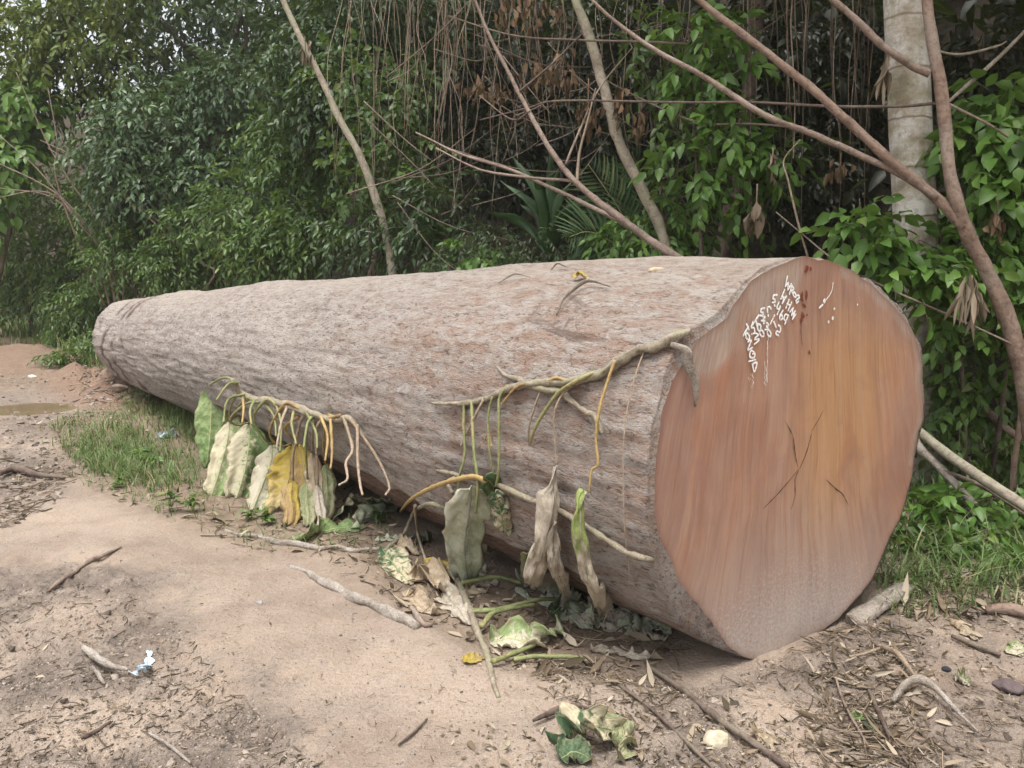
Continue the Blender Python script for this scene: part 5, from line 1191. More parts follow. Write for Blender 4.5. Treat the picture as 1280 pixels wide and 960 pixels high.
# ================================================================== FOREST BEHIND THE LOG
def limb(mb, pts, r, seg=8, rough=.12, wob=0.0): tube(mb, pts, r, seg=seg, n=max(10, 8 * len(pts)), rough=rough, wob=wob)
def px_clump(px, py, Y, rx, ry, rd=None):
    return W(px, py, Y), np.array([rx * Y / FPX, (rd if rd else rx * Y / FPX * 0.8), ry * Y / FPX])
def plant(name, label, cat, base_px, Y, clumps, mat, L, ns, K=7, asp=.4, slen=.45, droop=.3, wood='dark', r0=.05, sag=.5, group=None, lang=55, outw=.6, twigs_=True):
    """a bush or tree: base at ground below base_px at depth Y; clumps in photo pixels (px,py,Y,rx,ry,weight)"""
    if Y > 11: L, ns, slen = L * .72, int(ns * 1.7), slen * .8
    bx_ = W(base_px, 400, Y); bz = float(ground_z(bx_[0], bx_[1])); base = np.array([bx_[0], bx_[1], bz])
    t_ = thing(name, base, label, cat, group)
    wd, lv = MB(), MB()
    tot = sum(c[5] if len(c) > 5 else 1 for c in clumps)
    zs = [px_clump(*c[:5])[0] for c in clumps]
    top = max(zs, key=lambda v: v[2])
    ctrl = [base - [0, 0, .1], base * .6 + top * .4 + rng.normal(0, .12, 3), top]
    limb(wd, ctrl, [r0, r0 * .75, r0 * .25], 9)
    tr = catmull(ctrl, 30)
    for c in clumps:
        ce, ra = px_clump(*c[:5]); n_ = int(ns * (c[5] if len(c) > 5 else 1) / tot)
        q = tr[np.argmin(np.linalg.norm(tr - (ce - [0, 0, ra[2] * .8]), axis=1))]
        limb(wd, [q, (q + ce) / 2 + rng.normal(0, .1, 3), ce], [r0 * .45, r0 * .3, r0 * .12], 6)
        O, d = ellip(n_, ce, ra)
        A = d * outw + 0.5 * rng.standard_normal((n_, 3)) + np.array([0, -.35, -.1])
        sprays(lv, O, A, slen * rng.uniform(.6, 1.3, n_), K, L, asp, droop, lang, sag=sag, twig=wd if twigs_ else None)
    wd.build('trunk' if cat == 'tree' else 'stems', WOOD[wood], t_)
    lv.build('crown' if cat == 'tree' else 'foliage', LEAFM[mat], t_)
    return t_
# left side, far
plant('leafy_tree', 'yellow green sunlit tree at the top left corner', 'tree', -70, 17.5, [(20, 20, 17.5, 90, 60), (95, 60, 17, 80, 55), (10, 110, 17, 70, 50), (110, -30, 17, 90, 50)], 'yellow', .26, 620, 7, .42, .7, r0=.14)
plant('leafy_tree', 'dark green tree with sky gaps behind the grey glossy one', 'tree', 250, 19, [(200, 20, 19, 80, 60), (300, 10, 19, 90, 70), (170, 110, 18, 60, 50), (340, 110, 19, 50, 50), (250, 120, 19, 50, 40), (390, 40, 18, 60, 70)], 'deep', .24, 900, 7, .38, .7, r0=.2)
plant('leafy_tree', 'tree with glossy blue green leaves behind the log far end', 'tree', 230, 15.5, [(210, 150, 15.5, 75, 45), (150, 190, 15, 50, 45), (270, 200, 15.5, 70, 50), (200, 235, 15, 70, 40), (320, 240, 15, 50, 45), (290, 110, 15.5, 50, 40)], 'blue', .22, 900, 7, .4, .6, r0=.14)
plant('leafy_bush', 'fine leaved green thicket at the left frame edge', 'bush', 40, 19, [(20, 240, 19, 80, 60), (70, 300, 18.5, 90, 55), (10, 340, 19, 60, 50), (110, 350, 17.5, 60, 45), (130, 270, 18, 60, 50)], 'mid', .22, 1000, 7, .38, .6, r0=.06)
plant('leafy_bush', 'pale large leaved bush at the left edge beneath the yellow tree', 'bush', -30, 16, [(5, 195, 16, 35, 30), (-40, 240, 16, 60, 60), (40, 140, 16.5, 40, 30)], 'bright', .40, 110, 6, .5, .8, r0=.06)
plant('leafy_bush', 'low olive green bush right behind the log far end', 'bush', 190, 15, [(170, 320, 15, 60, 40), (230, 330, 14.5, 50, 30), (120, 390, 15.5, 45, 40), (260, 290, 14.5, 60, 40), (150, 260, 15.5, 60, 40)], 'mid', .17, 1000, 8, .34, .5, r0=.05)
plant('leafy_bush', 'broad fresh green bush between the far end and the leaning pale pole', 'bush', 340, 12.5, [(330, 310, 12.5, 50, 30), (300, 260, 12.8, 50, 45), (380, 290, 12.3, 45, 45), (390, 200, 12.6, 50, 50), (350, 180, 13, 40, 40)], 'mid', .19, 620, 7, .36, .5, r0=.05)
plant('leafy_tree', 'dark small leaved tree above the leaning pale pole', 'tree', 430, 12, [(430, 40, 12, 60, 50), (380, 90, 12.3, 40, 45), (455, 110, 11.8, 45, 50), (400, 140, 12, 40, 40), (500, 10, 12, 50, 40)], 'deep', .18, 620, 7, .4, .5, r0=.09)
plant('leafy_bush', 'hanging curtain of heart leaves right of the pale pole', 'climber', 470, 10.6, [(470, 160, 10.6, 30, 50), (455, 220, 10.5, 40, 40), (510, 210, 10.4, 35, 50), (440, 90, 10.8, 40, 40), (500, 110, 10.4, 30, 40)], 'mid', .12, 230, 7, .6, .36, r0=.03)
plant('leafy_bush', 'leafy shrub with long drooping leaves above the log middle', 'bush', 520, 9.9, [(515, 290, 9.9, 35, 30), (545, 250, 9.8, 35, 35), (480, 275, 10.1, 40, 40), (440, 300, 10.4, 40, 30), (560, 310, 9.6, 35, 25)], 'deep', .13, 300, 7, .33, .36, r0=.03)
plant('leafy_bush', 'small bright seedling bush peeping over the log middle', 'bush', 605, 8.8, [(600, 325, 8.8, 28, 10), (585, 312, 8.9, 14, 10), (625, 318, 8.8, 16, 12)], 'bright', .15, 26, 5, .55, .25, r0=.012)
plant('fern_bush', 'fine ferny undergrowth behind the log below the strap leaves', 'bush', 640, 8.9, [(620, 300, 8.9, 40, 22), (665, 322, 8.7, 45, 14), (570, 330, 9, 40, 12), (700, 300, 8.6, 35, 30)], 'deep', .07, 240, 11, .3, .35, r0=.012, lang=70)
plant('leafy_bush', 'low grey green bush at the far left where the track ends', 'bush', 10, 24, [(10, 355, 24, 50, 30), (60, 370, 23.5, 45, 24), (-20, 320, 24, 40, 40), (95, 385, 22, 30, 22)], 'blue', .26, 420, 7, .4, .7, r0=.06)
plant('leafy_bush', 'grassy green bush hugging the log far end on the left', 'bush', 105, 15.8, [(100, 400, 15.8, 28, 22), (135, 365, 15.8, 30, 26), (85, 425, 15.6, 20, 14)], 'mid', .15, 330, 8, .3, .45, r0=.03)
# right side
plant('leafy_bush', 'bright green climber with broad leaves hanging in the dark gap', 'climber', 880, 6.5, [(885, 60, 6.5, 26, 34), (915, 95, 6.45, 34, 26), (870, 120, 6.6, 30, 34), (905, 165, 6.45, 40, 26), (880, 205, 6.5, 34, 30), (925, 230, 6.4, 30, 28), (860, 35, 6.6, 40, 30), (960, 190, 6.3, 22, 14)], 'bright', .135, 150, 6, .5, .3, r0=.022, sag=.4)
plant('leafy_bush', 'darker green climber behind the bright broad leaves', 'climber', 850, 7.3, [(840, 90, 7.3, 40, 40), (830, 160, 7.3, 36, 46), (850, 235, 7.2, 45, 40), (905, 275, 7, 45, 24), (800, 50, 7.5, 35, 35)], 'mid', .13, 60, 7, .42, .35, r0=.022)
plant('leafy_bush', 'low leafy shrub at the foot of the leaning olive pole', 'bush', 810, 7.1, [(805, 280, 7.1, 28, 24), (840, 270, 7, 24, 22), (775, 300, 7.2, 26, 14), (830, 305, 6.9, 30, 12)], 'bright', .11, 90, 6, .42, .25, r0=.015)
plant('leafy_bush', 'big leaved shrub in front of the pale trunk', 'bush', 1110, 5.0, [(1082, 300, 5, 34, 22), (1075, 278, 5.05, 24, 12), (1120, 352, 4.9, 44, 18), (1178, 335, 4.8, 24, 24), (1100, 325, 4.95, 30, 14)], 'bright', .125, 82, 6, .55, .25, r0=.016)
plant('leafy_bush', 'climber with large pale leaves at the right frame edge', 'climber', 1255, 5.1, [(1240, 185, 5.1, 40, 36), (1265, 130, 5.2, 40, 30), (1230, 250, 5.0, 40, 30), (1275, 240, 5, 30, 40), (1280, 320, 4.9, 30, 40), (1215, 170, 5.2, 24, 24)], 'bright', .14, 150, 5, .6, .28, r0=.018)
plant('leafy_bush', 'mid green bush behind the forked brown tree at right', 'bush', 1225, 5.0, [(1230, 330, 5.0, 40, 36), (1200, 390, 4.95, 30, 36), (1265, 395, 4.8, 34, 40), (1190, 320, 5.1, 28, 30)], 'bright', .10, 120, 7, .48, .26, r0=.016)
plant('leafy_bush', 'shaded bush between the cut face and the lower grey pole', 'bush', 1210, 5.2, [(1215, 470, 5.2, 40, 40), (1180, 510, 5.1, 30, 40), (1260, 500, 5.2, 40, 40), (1230, 560, 5.0, 60, 26), (1170, 440, 5.2, 24, 40)], 'mid', .10, 120, 7, .48, .28, r0=.016)
plant('leafy_bush', 'fresh bright green low bush above the grass at right', 'bush', 1195, 4.3, [(1190, 630, 4.3, 30, 16), (1215, 655, 4.25, 36, 20), (1260, 620, 4.35, 36, 22), (1165, 640, 4.4, 24, 20), (1280, 670, 4.1, 30, 30)], 'bright', .095, 115, 6, .5, .22, r0=.012)
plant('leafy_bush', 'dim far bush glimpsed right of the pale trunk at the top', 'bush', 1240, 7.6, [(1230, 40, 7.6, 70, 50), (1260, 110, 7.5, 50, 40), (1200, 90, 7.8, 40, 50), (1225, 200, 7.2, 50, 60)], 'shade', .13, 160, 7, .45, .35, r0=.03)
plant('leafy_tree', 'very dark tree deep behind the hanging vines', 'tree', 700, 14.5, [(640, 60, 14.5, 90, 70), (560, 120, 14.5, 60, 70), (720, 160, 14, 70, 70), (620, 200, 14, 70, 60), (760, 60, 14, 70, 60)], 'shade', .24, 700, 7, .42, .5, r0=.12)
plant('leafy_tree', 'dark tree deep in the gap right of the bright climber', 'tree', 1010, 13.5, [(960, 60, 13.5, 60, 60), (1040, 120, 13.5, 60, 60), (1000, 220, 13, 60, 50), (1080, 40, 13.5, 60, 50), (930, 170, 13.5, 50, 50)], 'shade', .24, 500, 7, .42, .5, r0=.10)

plant('leafy_bush', 'ground hugging broad leaved weeds in the grass nearest the cut face', 'weed', 1150, 3.95, [(1140, 690, 3.95, 22, 14), (1165, 668, 4.05, 26, 14), (1125, 655, 4.15, 16, 14)], 'mid', .085, 44, 5, .55, .16, r0=.008)
plant('leafy_bush', 'ground hugging pale green weeds in the grass at the right frame edge', 'weed', 1235, 3.9, [(1225, 705, 3.85, 30, 12), (1260, 690, 3.9, 30, 16), (1205, 690, 4.0, 22, 12), (1285, 715, 3.7, 24, 14)], 'bright', .08, 58, 5, .5, .16, r0=.008)
plant('leafy_bush', 'weedy tuft on the reddish bank by the log far end', 'weed', 95, 12.6, [(95, 440, 12.6, 26, 16), (115, 425, 12.8, 20, 18), (70, 448, 12.4, 18, 8)], 'mid', .14, 70, 6, .36, .3, r0=.01)
# palm frond
def frond(pts, nl, ll, mat, parent, asp=.07, name='frond'):
    mb = MB(); C = catmull([W(*p) for p in pts], nl); T = nrm(np.gradient(C, axis=0))
    sd = nrm(np.cross(T, [0.2, -1.0, 0.3])); t = np.linspace(0, 1, nl)
    Ln = ll * (np.sin(np.pi * (t * .8 + .18)) ** .7)
    for sg in (1, -1):
        D = sd * sg * .9 + T * .75 - np.array([0, 0, .15]) + .05 * rng.standard_normal((nl, 3))
        add_leaves(mb, C, D, np.cross(sd, T) + .1 * rng.standard_normal((nl, 3)), Ln, Ln * asp, .25, .3)
    return mb.build(name, LEAFM[mat], parent)
pf = thing('young_palm', W(800, 420, 7.6), 'young palm with dark feather fronds between the pole and the strap fern', 'palm')
pf.location[2] = 0
wd = MB()
for pts in ([(800, 330, 7.6), (778, 270, 7.6), (758, 238, 7.55), (735, 205, 7.5)], [(800, 330, 7.6), (806, 260, 7.7), (800, 215, 7.7), (790, 190, 7.6)], [(800, 330, 7.6), (760, 300, 7.5), (735, 290, 7.4), (712, 296, 7.3)]):
    frond(pts, 26, .52, 'blue', pf); limb(wd, [W(*p) for p in pts], [.012, .008, .004], 5)
limb(wd, [np.array([W(800, 420, 7.6)[0], W(800, 420, 7.6)[1], 0]), W(800, 330, 7.6)], [.03, .015], 7)
wd.build('stems', WOOD['petiole'], pf)
# strap leaved fern
sf = thing('strap_fern', W(690, 420, 8.6), 'rosette of long upright strap leaves in the dark centre', 'fern'); sf.location[2] = 0
sm_ = M('strap_leaf', .4, .45); sm_.color(sm_.ramp(sm_.noise(sm_.obj(), 4, 3), [(.3, (.018, .05, .014)), (.7, (.04, .095, .022))])); sm_.translucent((.08, .18, .03), .2)
for q, (tx, ty, bend) in enumerate([(640, 195, -20), (625, 225, -30), (665, 205, -6), (690, 180, 0), (700, 205, 6), (715, 225, 16), (650, 255, -20), (735, 250, 22), (680, 240, 0), (610, 265, -25), (745, 285, 26)]):
    b0 = W(688, 325, 8.6); tp = W(tx, ty, 8.6 + .3 * math.sin(q * 2.4)); md_ = (b0 + tp) / 2 + np.array([bend * -.004, -.15 * math.cos(q), .12])
    big_leaf('leaf', [b0, md_, tp], .055, sm_.m, sf, hint=(1, .3 * math.sin(q), 0), curl=.5, ripple=.1, seed=q, prof=lambda t: np.clip(np.minimum((t + .06) * 3, (1.01 - t) * 3.5), 0, 1), mcol=9)

# ---- trunks and poles
def pole(name, label, cat, pts, r, mat, rough=.1, seg=10, wob=0., extra=(), partname='branch'):
    P = [W(*p) for p in pts]; base = P[0]
    t_ = thing(name, base, label, cat)
    mb = MB(); tube(mb, P, r, seg=seg, n=max(24, 10 * len(P)), rough=rough, wob=wob); mb.build('trunk', WOOD[mat] if isinstance(mat, str) else mat, t_)
    for pts2, r2, m2 in extra:
        mb = MB(); tube(mb, [W(*p) for p in pts2], r2, seg=8, n=max(20, 9 * len(pts2)), rough=rough, wob=wob * .5); mb.build(partname, WOOD[m2], t_)
    return t_
# pale trunk with ring scars
m = M('pale_ringed_bark', .8, .25); o_ = m.obj(); s_ = m.sep(o_)
n1, n2, n3 = m.noise(o_, 6, 5, .65), m.noise(o_, 26, 4, .65), m.noise(m.mapping(o_, (2, 2, 22)), 1.6, 3)
c = m.ramp(n1, [(.34, (.20, .17, .12)), (.46, (.36, .325, .265)), (.6, (.55, .53, .49))])
c = m.mix(m.ramp(m.noise(m.mapping(o_, (3, 3, .7)), 4, 5, .7), [(.5, 0.), (.66, .6)]), c, (.25, .24, .15))
c = m.mix(m.ramp(n2, [(.32, .6), (.47, 0.)]), c, (.19, .15, .10))
lowm = m.ramp(m.math('ADD', s_[2], m.math('MULTIPLY', n1, .5)), [(.95, 1.), (1.0, 0.)])
ring = m.ramp(m.math('FRACT', m.math('ADD', m.math('MULTIPLY', s_[2], 3.1), m.math('MULTIPLY', n1, .18))), [(0., .85), (.05, .0), (.96, 0.), (1., .85)])
c = m.mix(ring, c, (.22, .17, .12))
c = m.mix(m.ramp(n3, [(.5, 0.), (.7, .5)]), c, (.34, .29, .19))
m.color(c); m.bump(m.math('ADD', n2, m.math('MULTIPLY', ring, .8)), .008)
Yt = 5.35
bt = W(1150, 620, Yt); 
trk = thing('pale_tree', [bt[0], bt[1], 0], 'straight pale ringed tree trunk rising behind the cut face', 'tree')
mb = MB(); tube(mb, [np.array([bt[0] + .02, bt[1], -.1]), W(1150, 480, Yt), W(1143, 260, Yt), W(1131, 0, Yt), W(1124, -160, Yt), W(1118, -420, Yt), W(1110, -760, Yt)], [.155, .142, .134, .128, .124, .118, .10], seg=28, n=90, rough=.035); mb.build('trunk', m.m, trk)
mb = MB()
for ce in (W(1110, -760, Yt), W(1000, -820, Yt + .5), W(1250, -800, Yt + .4), W(1110, -900, Yt - .3)):
    O, d = ellip(200, ce, (1.1, 1.1, .7)); sprays(mb, O, d + .5 * rng.standard_normal((200, 3)), .6, 6, .28, .45, sag=.4)
mb.build('crown', LEAFM['mid'], trk)
pole('forked_tree', 'slender reddish brown forked tree leaning in at right with three bare limbs', 'tree', [(1300, 640, 4.35), (1290, 540, 4.4), (1268, 430, 4.45), (1238, 350, 4.5), (1206, 284, 4.5), (1184, 200, 4.55), (1172, 100, 4.6), (1158, 20, 4.65), (1150, -60, 4.7), (1130, -260, 4.8)], [.058, .054, .048, .042, .036, .033, .030, .027, .018], 'red', .14, 14, .012,
     [([(1206, 284, 4.5), (1175, 250, 4.55), (1120, 205, 4.6), (1060, 150, 4.7), (1000, 98, 4.8), (940, 50, 4.9), (880, 5, 5.0), (830, -40, 5.1)], [.033, .029, .026, .023, .02, .015], 'red'),
      ([(1170, 248, 4.54), (1120, 215, 4.62), (1020, 170, 4.75), (960, 145, 4.8), (880, 95, 4.95), (820, 62, 5.05), (760, 20, 5.2), (720, -20, 5.3)], [.021, .019, .018, .016, .012, .008], 'brown'),
      ([(1162, 92, 4.62), (1140, 82, 4.65), (1105, 58, 4.7), (1070, 24, 4.75), (1035, -6, 4.8), (990, -50, 4.9)], [.022, .021, .018, .014], 'brown'),
      ([(1245, 360, 4.5), (1222, 300, 4.75), (1198, 230, 5.0)], [.012, .008], 'dark')], 'limb')
pole('leaning_pole_tree', 'thin olive brown pole tree leaning left above the log', 'tree', [(836, 322, 6.7), (822, 276, 6.75), (800, 232, 6.8), (775, 180, 6.85), (755, 110, 6.9), (738, 50, 6.95), (718, -5, 7), (690, -90, 7.1)], [.042, .05, .047, .046, .044, .04, .036, .034], 'grey', .2, 12)
pole('leaning_pole_tree', 'pale thin pole tree leaning over the log left of centre', 'tree', [(492, 352, 9.6), (484, 300, 9.7), (472, 255, 9.75), (450, 195, 9.8), (424, 148, 9.9), (400, 95, 10), (372, 40, 10.1), (350, -10, 10.2), (320, -90, 10.3)], [.05, .05, .047, .044, .04, .038, .034, .03], 'grey', .16, 12)
pole('fallen_branch', 'bare brown branch slanting down behind the log crest with side twigs', 'branch', [(870, 340, 5.6), (855, 328, 5.7), (800, 290, 5.9), (740, 245, 6.1), (700, 205, 6.3), (672, 160, 6.5), (640, 95, 6.8), (600, 20, 7), (580, -40, 7.1)], [.034, .031, .026, .022, .018, .016, .013, .009], 'brown', .16, 10, .014,
     [([(800, 290, 5.9), (760, 270, 6.2), (700, 240, 6.5), (640, 212, 6.8), (570, 190, 7.2), (520, 165, 7.5)], [.02, .017, .013, .007], 'brown'), ([(722, 226, 6.2), (660, 222, 6.6), (600, 212, 6.9), (545, 185, 7.2)], [.013, .011, .006], 'brown'),
      ([(722, 228, 6.2), (725, 190, 6.3), (735, 150, 6.35), (745, 110, 6.4)], [.014, .010, .005], 'vine'), ([(708, 205, 6.25), (726, 160, 6.4), (750, 110, 6.6), (790, 60, 6.8)], [.011, .008, .004], 'brown'), ([(662, 140, 6.55), (640, 150, 6.7), (600, 120, 6.9)], [.009, .005], 'dark'), ([(650, 115, 6.7), (690, 80, 6.8), (730, 40, 6.9)], [.010, .005], 'dark')])
pole('fallen_pole', 'smooth grey pole slanting down to the right from behind the cut face', 'pole', [(1300, 645, 3.9), (1240, 606, 4.15), (1190, 572, 4.4), (1150, 540, 4.65), (1120, 515, 4.9)], [.03, .03, .028, .028], 'grey', .06, 10)
pole('fallen_pole', 'pale dead forked branch under the grey pole at right', 'branch', [(1250, 665, 4.1), (1215, 628, 4.3), (1180, 590, 4.45), (1150, 560, 4.6), (1130, 530, 4.7)], [.014, .022, .026, .03], 'pale', .15, 9, .01, [([(1180, 590, 4.45), (1230, 610, 4.3), (1290, 650, 4.1)], [.016, .012, .007], 'dark')])
pole('fallen_pole', 'brown pole crossing the dark bush behind the forked tree', 'pole', [(1300, 560, 4.9), (1260, 538, 5.0), (1225, 505, 5.1), (1190, 478, 5.2), (1160, 440, 5.3)], [.026, .026, .024, .02], 'brown', .08, 9)
pole('sapling', 'thin brown sapling stem at the right edge beside the fallen poles', 'sapling', [(1262, 650, 4.6), (1268, 580, 4.6), (1276, 520, 4.6), (1290, 420, 4.6)], [.018, .017, .013], 'red', .08, 8)
pole('sapling', 'slim mossy branch arching up right of the pale trunk', 'branch', [(1185, 128, 5.0), (1205, 110, 5.1), (1245, 75, 5.2), (1290, 30, 5.3)], [.010, .014, .013, .01], 'grey', .1, 8, 0, [([(1165, 62, 5.2), (1200, 68, 5.2), (1245, 58, 5.2), (1258, 52, 5.2)], [.006, .009, .006], 'grey'), ([(1186, 130, 5.0), (1240, 158, 4.9), (1290, 192, 4.85)], [.009, .007], 'brown')])
pole('bent_sapling', 'pale twig standing behind the cut face edge', 'sapling', [(1010, 322, 5.2), (998, 280, 5.2), (985, 225, 5.25), (980, 200, 5.3), (1000, 175, 5.3)], [.008, .008, .006, .004], 'vine', .1, 6)
pole('bent_sapling', 'long thin green stem slanting across the big leaved shrub', 'sapling', [(1265, 430, 4.4), (1200, 400, 4.6), (1120, 365, 4.7), (1050, 330, 5.0), (1000, 290, 5.2), (970, 265, 5.3)], [.006, .007, .006, .004], 'brown', .05, 6)
for q, (pts, lb) in enumerate([([(1172, 129, 4.62), (1120, 133, 4.9), (1040, 133, 5.2), (940, 128, 5.5), (850, 128, 5.9), (700, 126, 6.4), (660, 135, 6.8), (600, 150, 7.2)], 'long dark vine stretched level from the forked tree across the gap'),
                              ([(860, 55, 6.4), (800, 52, 6.6), (720, 50, 6.9), (640, 44, 7.2), (560, 20, 7.5)], 'level dark vine near the top above the leaning branch'),
                              ([(1010, 160, 6), (940, 155, 6.2), (870, 152, 6.4), (790, 118, 6.8), (740, 90, 7)], 'thin dark vine sagging below the long level one')]):
    mb = MB(); P = [W(*p) for p in pts]; tube(mb, P, [.010, .009, .006], seg=7, n=50, rough=.1)
    tag(mb.build('stretched_vine', WOOD['dark'], origin=P[0]), lb, 'vine')
# bare radiating branches at the left
lb_ = thing('bare_shrub', W(150, 400, 15.2), 'bare branched shrub fanning out in front of the left thicket', 'bush'); lb_.location[2] = 0
mb = MB()
bs = W(150, 395, 15.2); bs[2] = 0
for q, pts in enumerate([[(135, 330, 15), (100, 280, 14.8), (50, 215, 14.6), (0, 170, 14.5)], [(140, 335, 15), (80, 250, 14.8), (0, 205, 14.6), (-40, 190, 14.5)], [(130, 320, 15), (70, 250, 14.9), (0, 235, 14.8)], [(150, 320, 14.8), (90, 230, 14.8), (60, 180, 14.7), (20, 90, 14.6)],
                         [(225, 320, 14.5), (170, 255, 14.6), (110, 205, 14.7), (50, 175, 14.8)], [(265, 350, 14), (235, 320, 14.2), (160, 250, 14.5), (60, 185, 14.6)], [(140, 340, 15), (70, 245, 14.8), (-20, 250, 14.7)], [(75, 240, 14.8), (72, 180, 14.8), (60, 110, 14.9)], [(130, 330, 15), (180, 280, 14.8), (210, 240, 14.6)]]):
    limb(mb, [bs] + [W(*p) for p in pts], [.035, .024, .016, .006], 7)
mb.build('branches', WOOD['brown'], lb_)
# ---- hanging dry vines (lianas)
VG = 'dry vines hanging at the forest edge'
def liana(x, y0, y1, Y, r, mat, lab, sway=18, grp=VG):
    n_ = 5; ys = np.linspace(y0, y1, n_); off = np.cumsum(rng.normal(0, sway / 2.2, n_)) ; off -= off[0]
    P = [W(x + off[q], ys[q], Y + .12 * rng.standard_normal()) for q in range(n_)]
    mb = MB(); tube(mb, P, [r, r * .9, r * .55], seg=5, n=22, rough=.12)
    tag(mb.build('hanging_vine', WOOD[mat], origin=P[0]), lab, 'vine', grp)
for q in range(105):
    x = rng.normal(535, 48) if q < 62 else rng.uniform(590, 870)
    liana(x, rng.uniform(-120, -20), rng.uniform(90, 265) if q < 62 else rng.uniform(60, 230), rng.uniform(8.6, 9.6) - max(0, x - 560) * .006, rng.uniform(.0025, .0058), 'vine' if q % 3 else 'brown', 'thin dry brown vine in the tangle hanging at the top centre', 22)
for q in range(30):
    x = rng.uniform(930, 1095)
    liana(x, rng.uniform(-100, -10), rng.uniform(120, 330), rng.uniform(6.0, 7.6), rng.uniform(.003, .007), 'vine' if q % 2 else 'dark', 'thin vine hanging in the dark gap left of the pale trunk', 10, 'vines hanging in the dark gap')
for q in range(48):
    x0, y0 = rng.uniform(430, 860), rng.uniform(40, 270); a = rng.uniform(-.9, .9); l_ = rng.uniform(60, 200)
    Y0 = rng.uniform(8.2, 9.4); P = [W(x0, y0, Y0), W(x0 + l_ * .5 * math.cos(a) + rng.normal(0, 8), y0 + l_ * .5 * math.sin(a) + 10, Y0 - .1), W(x0 + l_ * math.cos(a), y0 + l_ * math.sin(a), Y0 - .2)]
    mb = MB(); tube(mb, P, [.007, .006, .003], seg=5, n=16, rough=.1)
    tag(mb.build('tangled_twig', WOOD['brown' if q % 2 else 'dark'], origin=P[0]), 'thin bare twig crossing the vine tangle at the top centre', 'twig', 'bare twigs in the vine tangle')
# dead leaves
def dead(px, py, Y, rx, ry, n_, L, mat, label, asp=.5):
    ce, ra = px_clump(px, py, Y, rx, ry); mb = MB(); O, d = ellip(n_, ce, ra)
    D = np.stack([.22 * rng.standard_normal(n_), .22 * rng.standard_normal(n_), -1 + .25 * rng.standard_normal(n_)], 1)
    add_leaves(mb, O + [0, 0, L * .5], D, rng.standard_normal((n_, 3)), L * rng.uniform(.6, 1.4, n_), L * asp * rng.uniform(.5, 1.1, n_), .12 * rng.standard_normal(n_), .8)
    tube(mb, [ce + [0, 0, ra[2] * 1.6], ce, ce - [0, 0, ra[2] * .7]], [.006, .005, .003], seg=5, n=8)
    tag(mb.build('dead_leaf_cluster', LEAFM[mat], origin=ce), label, 'dead leaves')
dead(1212, 380, 4.35, 20, 22, 34, .17, 'dry', 'large bundle of dry grey leaves hanging beside the forked tree', .17)
dead(1245, 280, 4.7, 10, 18, 14, .09, 'dead', 'small brown dead leaves right of the fork')
dead(945, 270, 5.5, 10, 24, 12, .12, 'dry', 'dry curled leaf hanging below the bright climber')
dead(1050, 215, 5.7, 14, 14, 14, .09, 'dead', 'brown shrivelled leaves in the dark gap by the pale trunk')
dead(1105, 100, 5.2, 8, 26, 12, .16, 'dry', 'dry curved leaf strips at the left side of the pale trunk', .25)
dead(382, 70, 10, 10, 14, 14, .16, 'dry', 'dry tan leaf tuft on the leaning pale pole', .25)
dead(735, 150, 6.5, 18, 30, 26, .10, 'dead', 'dark brown dead leaves hanging on the slanting branch')
dead(775, 135, 6.8, 14, 22, 20, .09, 'dead', 'dead brown leaves beside the leaning olive pole')
dead(690, 95, 7.4, 40, 30, 60, .10, 'dead', 'spread of purple brown dead leaves at the top centre')
dead(605, 115, 7.8, 34, 16, 44, .09, 'dead', 'rusty dead leaves left of the slanting branch')
dead(660, 20, 7.8, 44, 22, 60, .10, 'dead', 'rust brown dead leaves at the very top centre')
dead(800, 160, 6.6, 12, 18, 16, .09, 'dead', 'dead leaf cluster right of the leaning olive pole')
dead(965, 215, 6.0, 8, 18, 10, .08, 'dry', 'small dry leaf cluster right of the bright climber')
dead(1135, 690, 4.3, 8, 16, 8, .10, 'dead', 'withered leaf hanging over the grass by the cut face')
dead(1180, 715, 4.0, 8, 14, 8, .09, 'dry', 'withered pale leaf in the grass at right')

# ---- the deep forest mass
EDGE = np.array([(14, -6), (7, 1.5), (3, 4.6), (0.5, 8), (-3, 11.5), (-7, 15.5), (-13, 24), (-20, 32), (-40, 50)], float)
seg_l = np.linalg.norm(np.diff(EDGE, axis=0), axis=1); cum = np.concatenate([[0], np.cumsum(seg_l)])
def edge_pts(n, smin, smax, dmin, dmax):
    s = rng.uniform(smin, smax, n); i_ = np.clip(np.searchsorted(cum, s) - 1, 0, len(EDGE) - 2)
    t = (s - cum[i_]) / seg_l[i_]; p = EDGE[i_] + (EDGE[i_ + 1] - EDGE[i_]) * t[:, None]
    d = EDGE[i_ + 1] - EDGE[i_]; nn = np.stack([d[:, 1], -d[:, 0]], 1) / seg_l[i_][:, None]
    return p + nn * rng.uniform(dmin, dmax, n)[:, None]
mass = MB()
def mass_fill(n, smin, smax, dmin, dmax, zmin, zmax, L, K=5):
    p = edge_pts(n, smin, smax, dmin, dmax); z = rng.uniform(zmin, zmax, n)
    keep = fbm(p[:, 0] * .5, p[:, 1] * .5, z * .5, 2, 77) > -.35
    O = np.stack([p[:, 0], p[:, 1], z], 1)[keep]; n_ = len(O)
    A = rng.standard_normal((n_, 3)) * [1, 1, .6]
    sprays(mass, O, A, L * 2.4, K, L, .45, .3, sag=.4)
S_R, S_L = 6.0, cum[7]
S_MID = cum[4]
mass_fill(2600, S_MID - .5, S_L, 2.2, 9, 0.0, 6.0, .26)
mass_fill(1500, S_MID - .5, S_L, 2.6, 8, 5.0, 9.5, .36)
mass_fill(1100, S_R, S_MID + 1, 3.2, 7, 0.0, 1.3, .2)
tag(mass.build('forest', LEAFM['deep']), kind='stuff')
mass = MB()
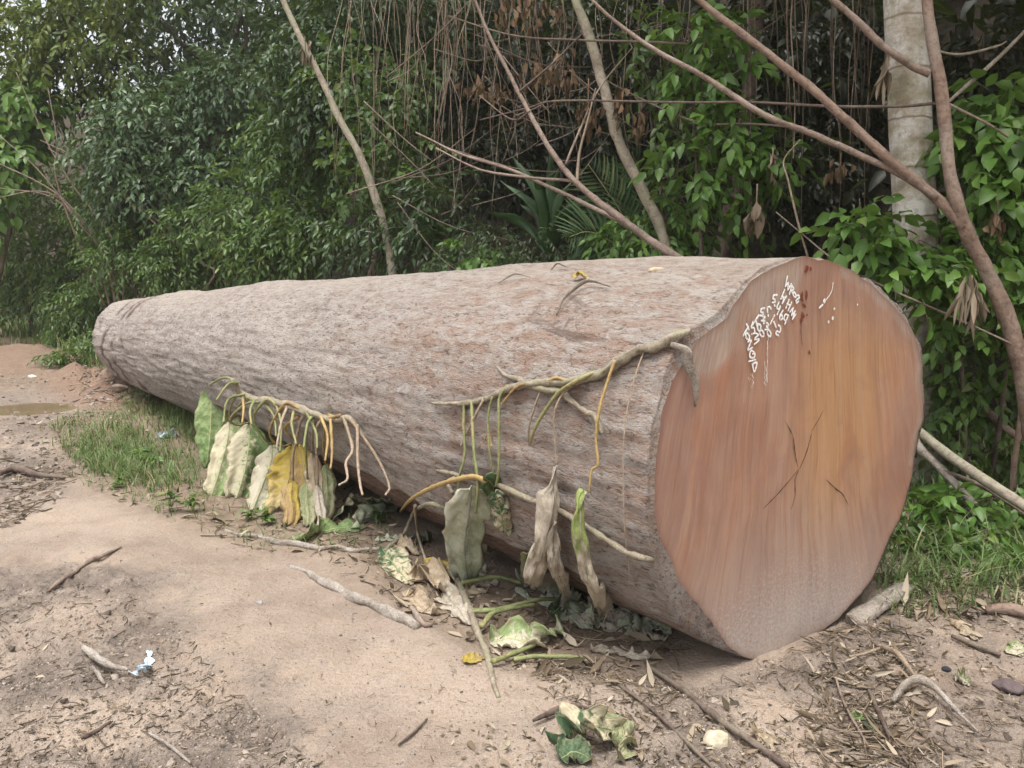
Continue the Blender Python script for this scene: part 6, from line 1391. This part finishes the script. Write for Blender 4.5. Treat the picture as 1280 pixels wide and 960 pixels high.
mass_fill(2600, 0.0, S_MID + 2, 6.0, 10, -0.1, 9.0, .42)
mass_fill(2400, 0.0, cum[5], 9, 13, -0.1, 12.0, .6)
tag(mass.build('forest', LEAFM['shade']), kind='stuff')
shade_canopy = MB()  # unseen leaves added above the frame to shade the forest hollow
p = edge_pts(2600, 0.0, cum[6], -0.4, 12); O = np.stack([p[:, 0], p[:, 1], rng.uniform(8.0, 12.5, 2600)], 1)
p = edge_pts(2600, 0.0, cum[4], -0.3, 6.5); O2 = np.stack([p[:, 0], p[:, 1], rng.uniform(4.2, 8.0, 2600)], 1)
O = np.concatenate([O, O2[O2[:, 2] > 2.3 + .43 * O2[:, 1]]])
sprays(shade_canopy, O, rng.standard_normal((len(O), 3)) * [1, 1, .4], .9, 5, .42, .5, .3)
tag(shade_canopy.build('forest', LEAFM['deep']), kind='stuff')
# trunks inside the forest
for q in range(12):
    p = edge_pts(1, 9, cum[6], 3, 7)[0]; r_ = rng.uniform(.06, .16)
    mb = MB(); tube(mb, [np.array([p[0], p[1], -.1]), np.array([p[0] + rng.normal(0, .3), p[1], 4]), np.array([p[0] + rng.normal(0, .6), p[1], 10])], [r_, r_ * .8, r_ * .6], seg=10, n=26, rough=.1)
    tag(mb.build('forest_trunk', WOOD['dark'], origin=[p[0], p[1], 0]), 'dark slim trunk standing deep inside the forest', 'tree', 'dark trunks deep in the forest')

# ---- the damp air of the clearing
hz_me = bpy.data.meshes.new('haze')
bx0 = np.array([-640., -640., -3.0]); bx1 = np.array([640., 640., 19.0])
hv = [(x, y, z) for x in (bx0[0], bx1[0]) for y in (bx0[1], bx1[1]) for z in (bx0[2], bx1[2])]
hz_me.from_pydata(hv, [], [(0, 1, 3, 2), (4, 6, 7, 5), (0, 4, 5, 1), (2, 3, 7, 6), (0, 2, 6, 4), (1, 5, 7, 3)])
hm = bpy.data.materials.new('haze'); hm.use_nodes = True
hm.node_tree.nodes.clear()
ho = hm.node_tree.nodes.new('ShaderNodeOutputMaterial'); hp = hm.node_tree.nodes.new('ShaderNodeVolumePrincipled')
hp.inputs['Color'].default_value = (0.93, 0.95, 0.92, 1); hp.inputs['Density'].default_value = 0.0010; hp.inputs['Anisotropy'].default_value = 0.2
hm.node_tree.links.new(hp.outputs[0], ho.inputs['Volume'])
hz_me.materials.append(hm)
tag(link(bpy.data.objects.new('haze', hz_me)), kind='stuff')
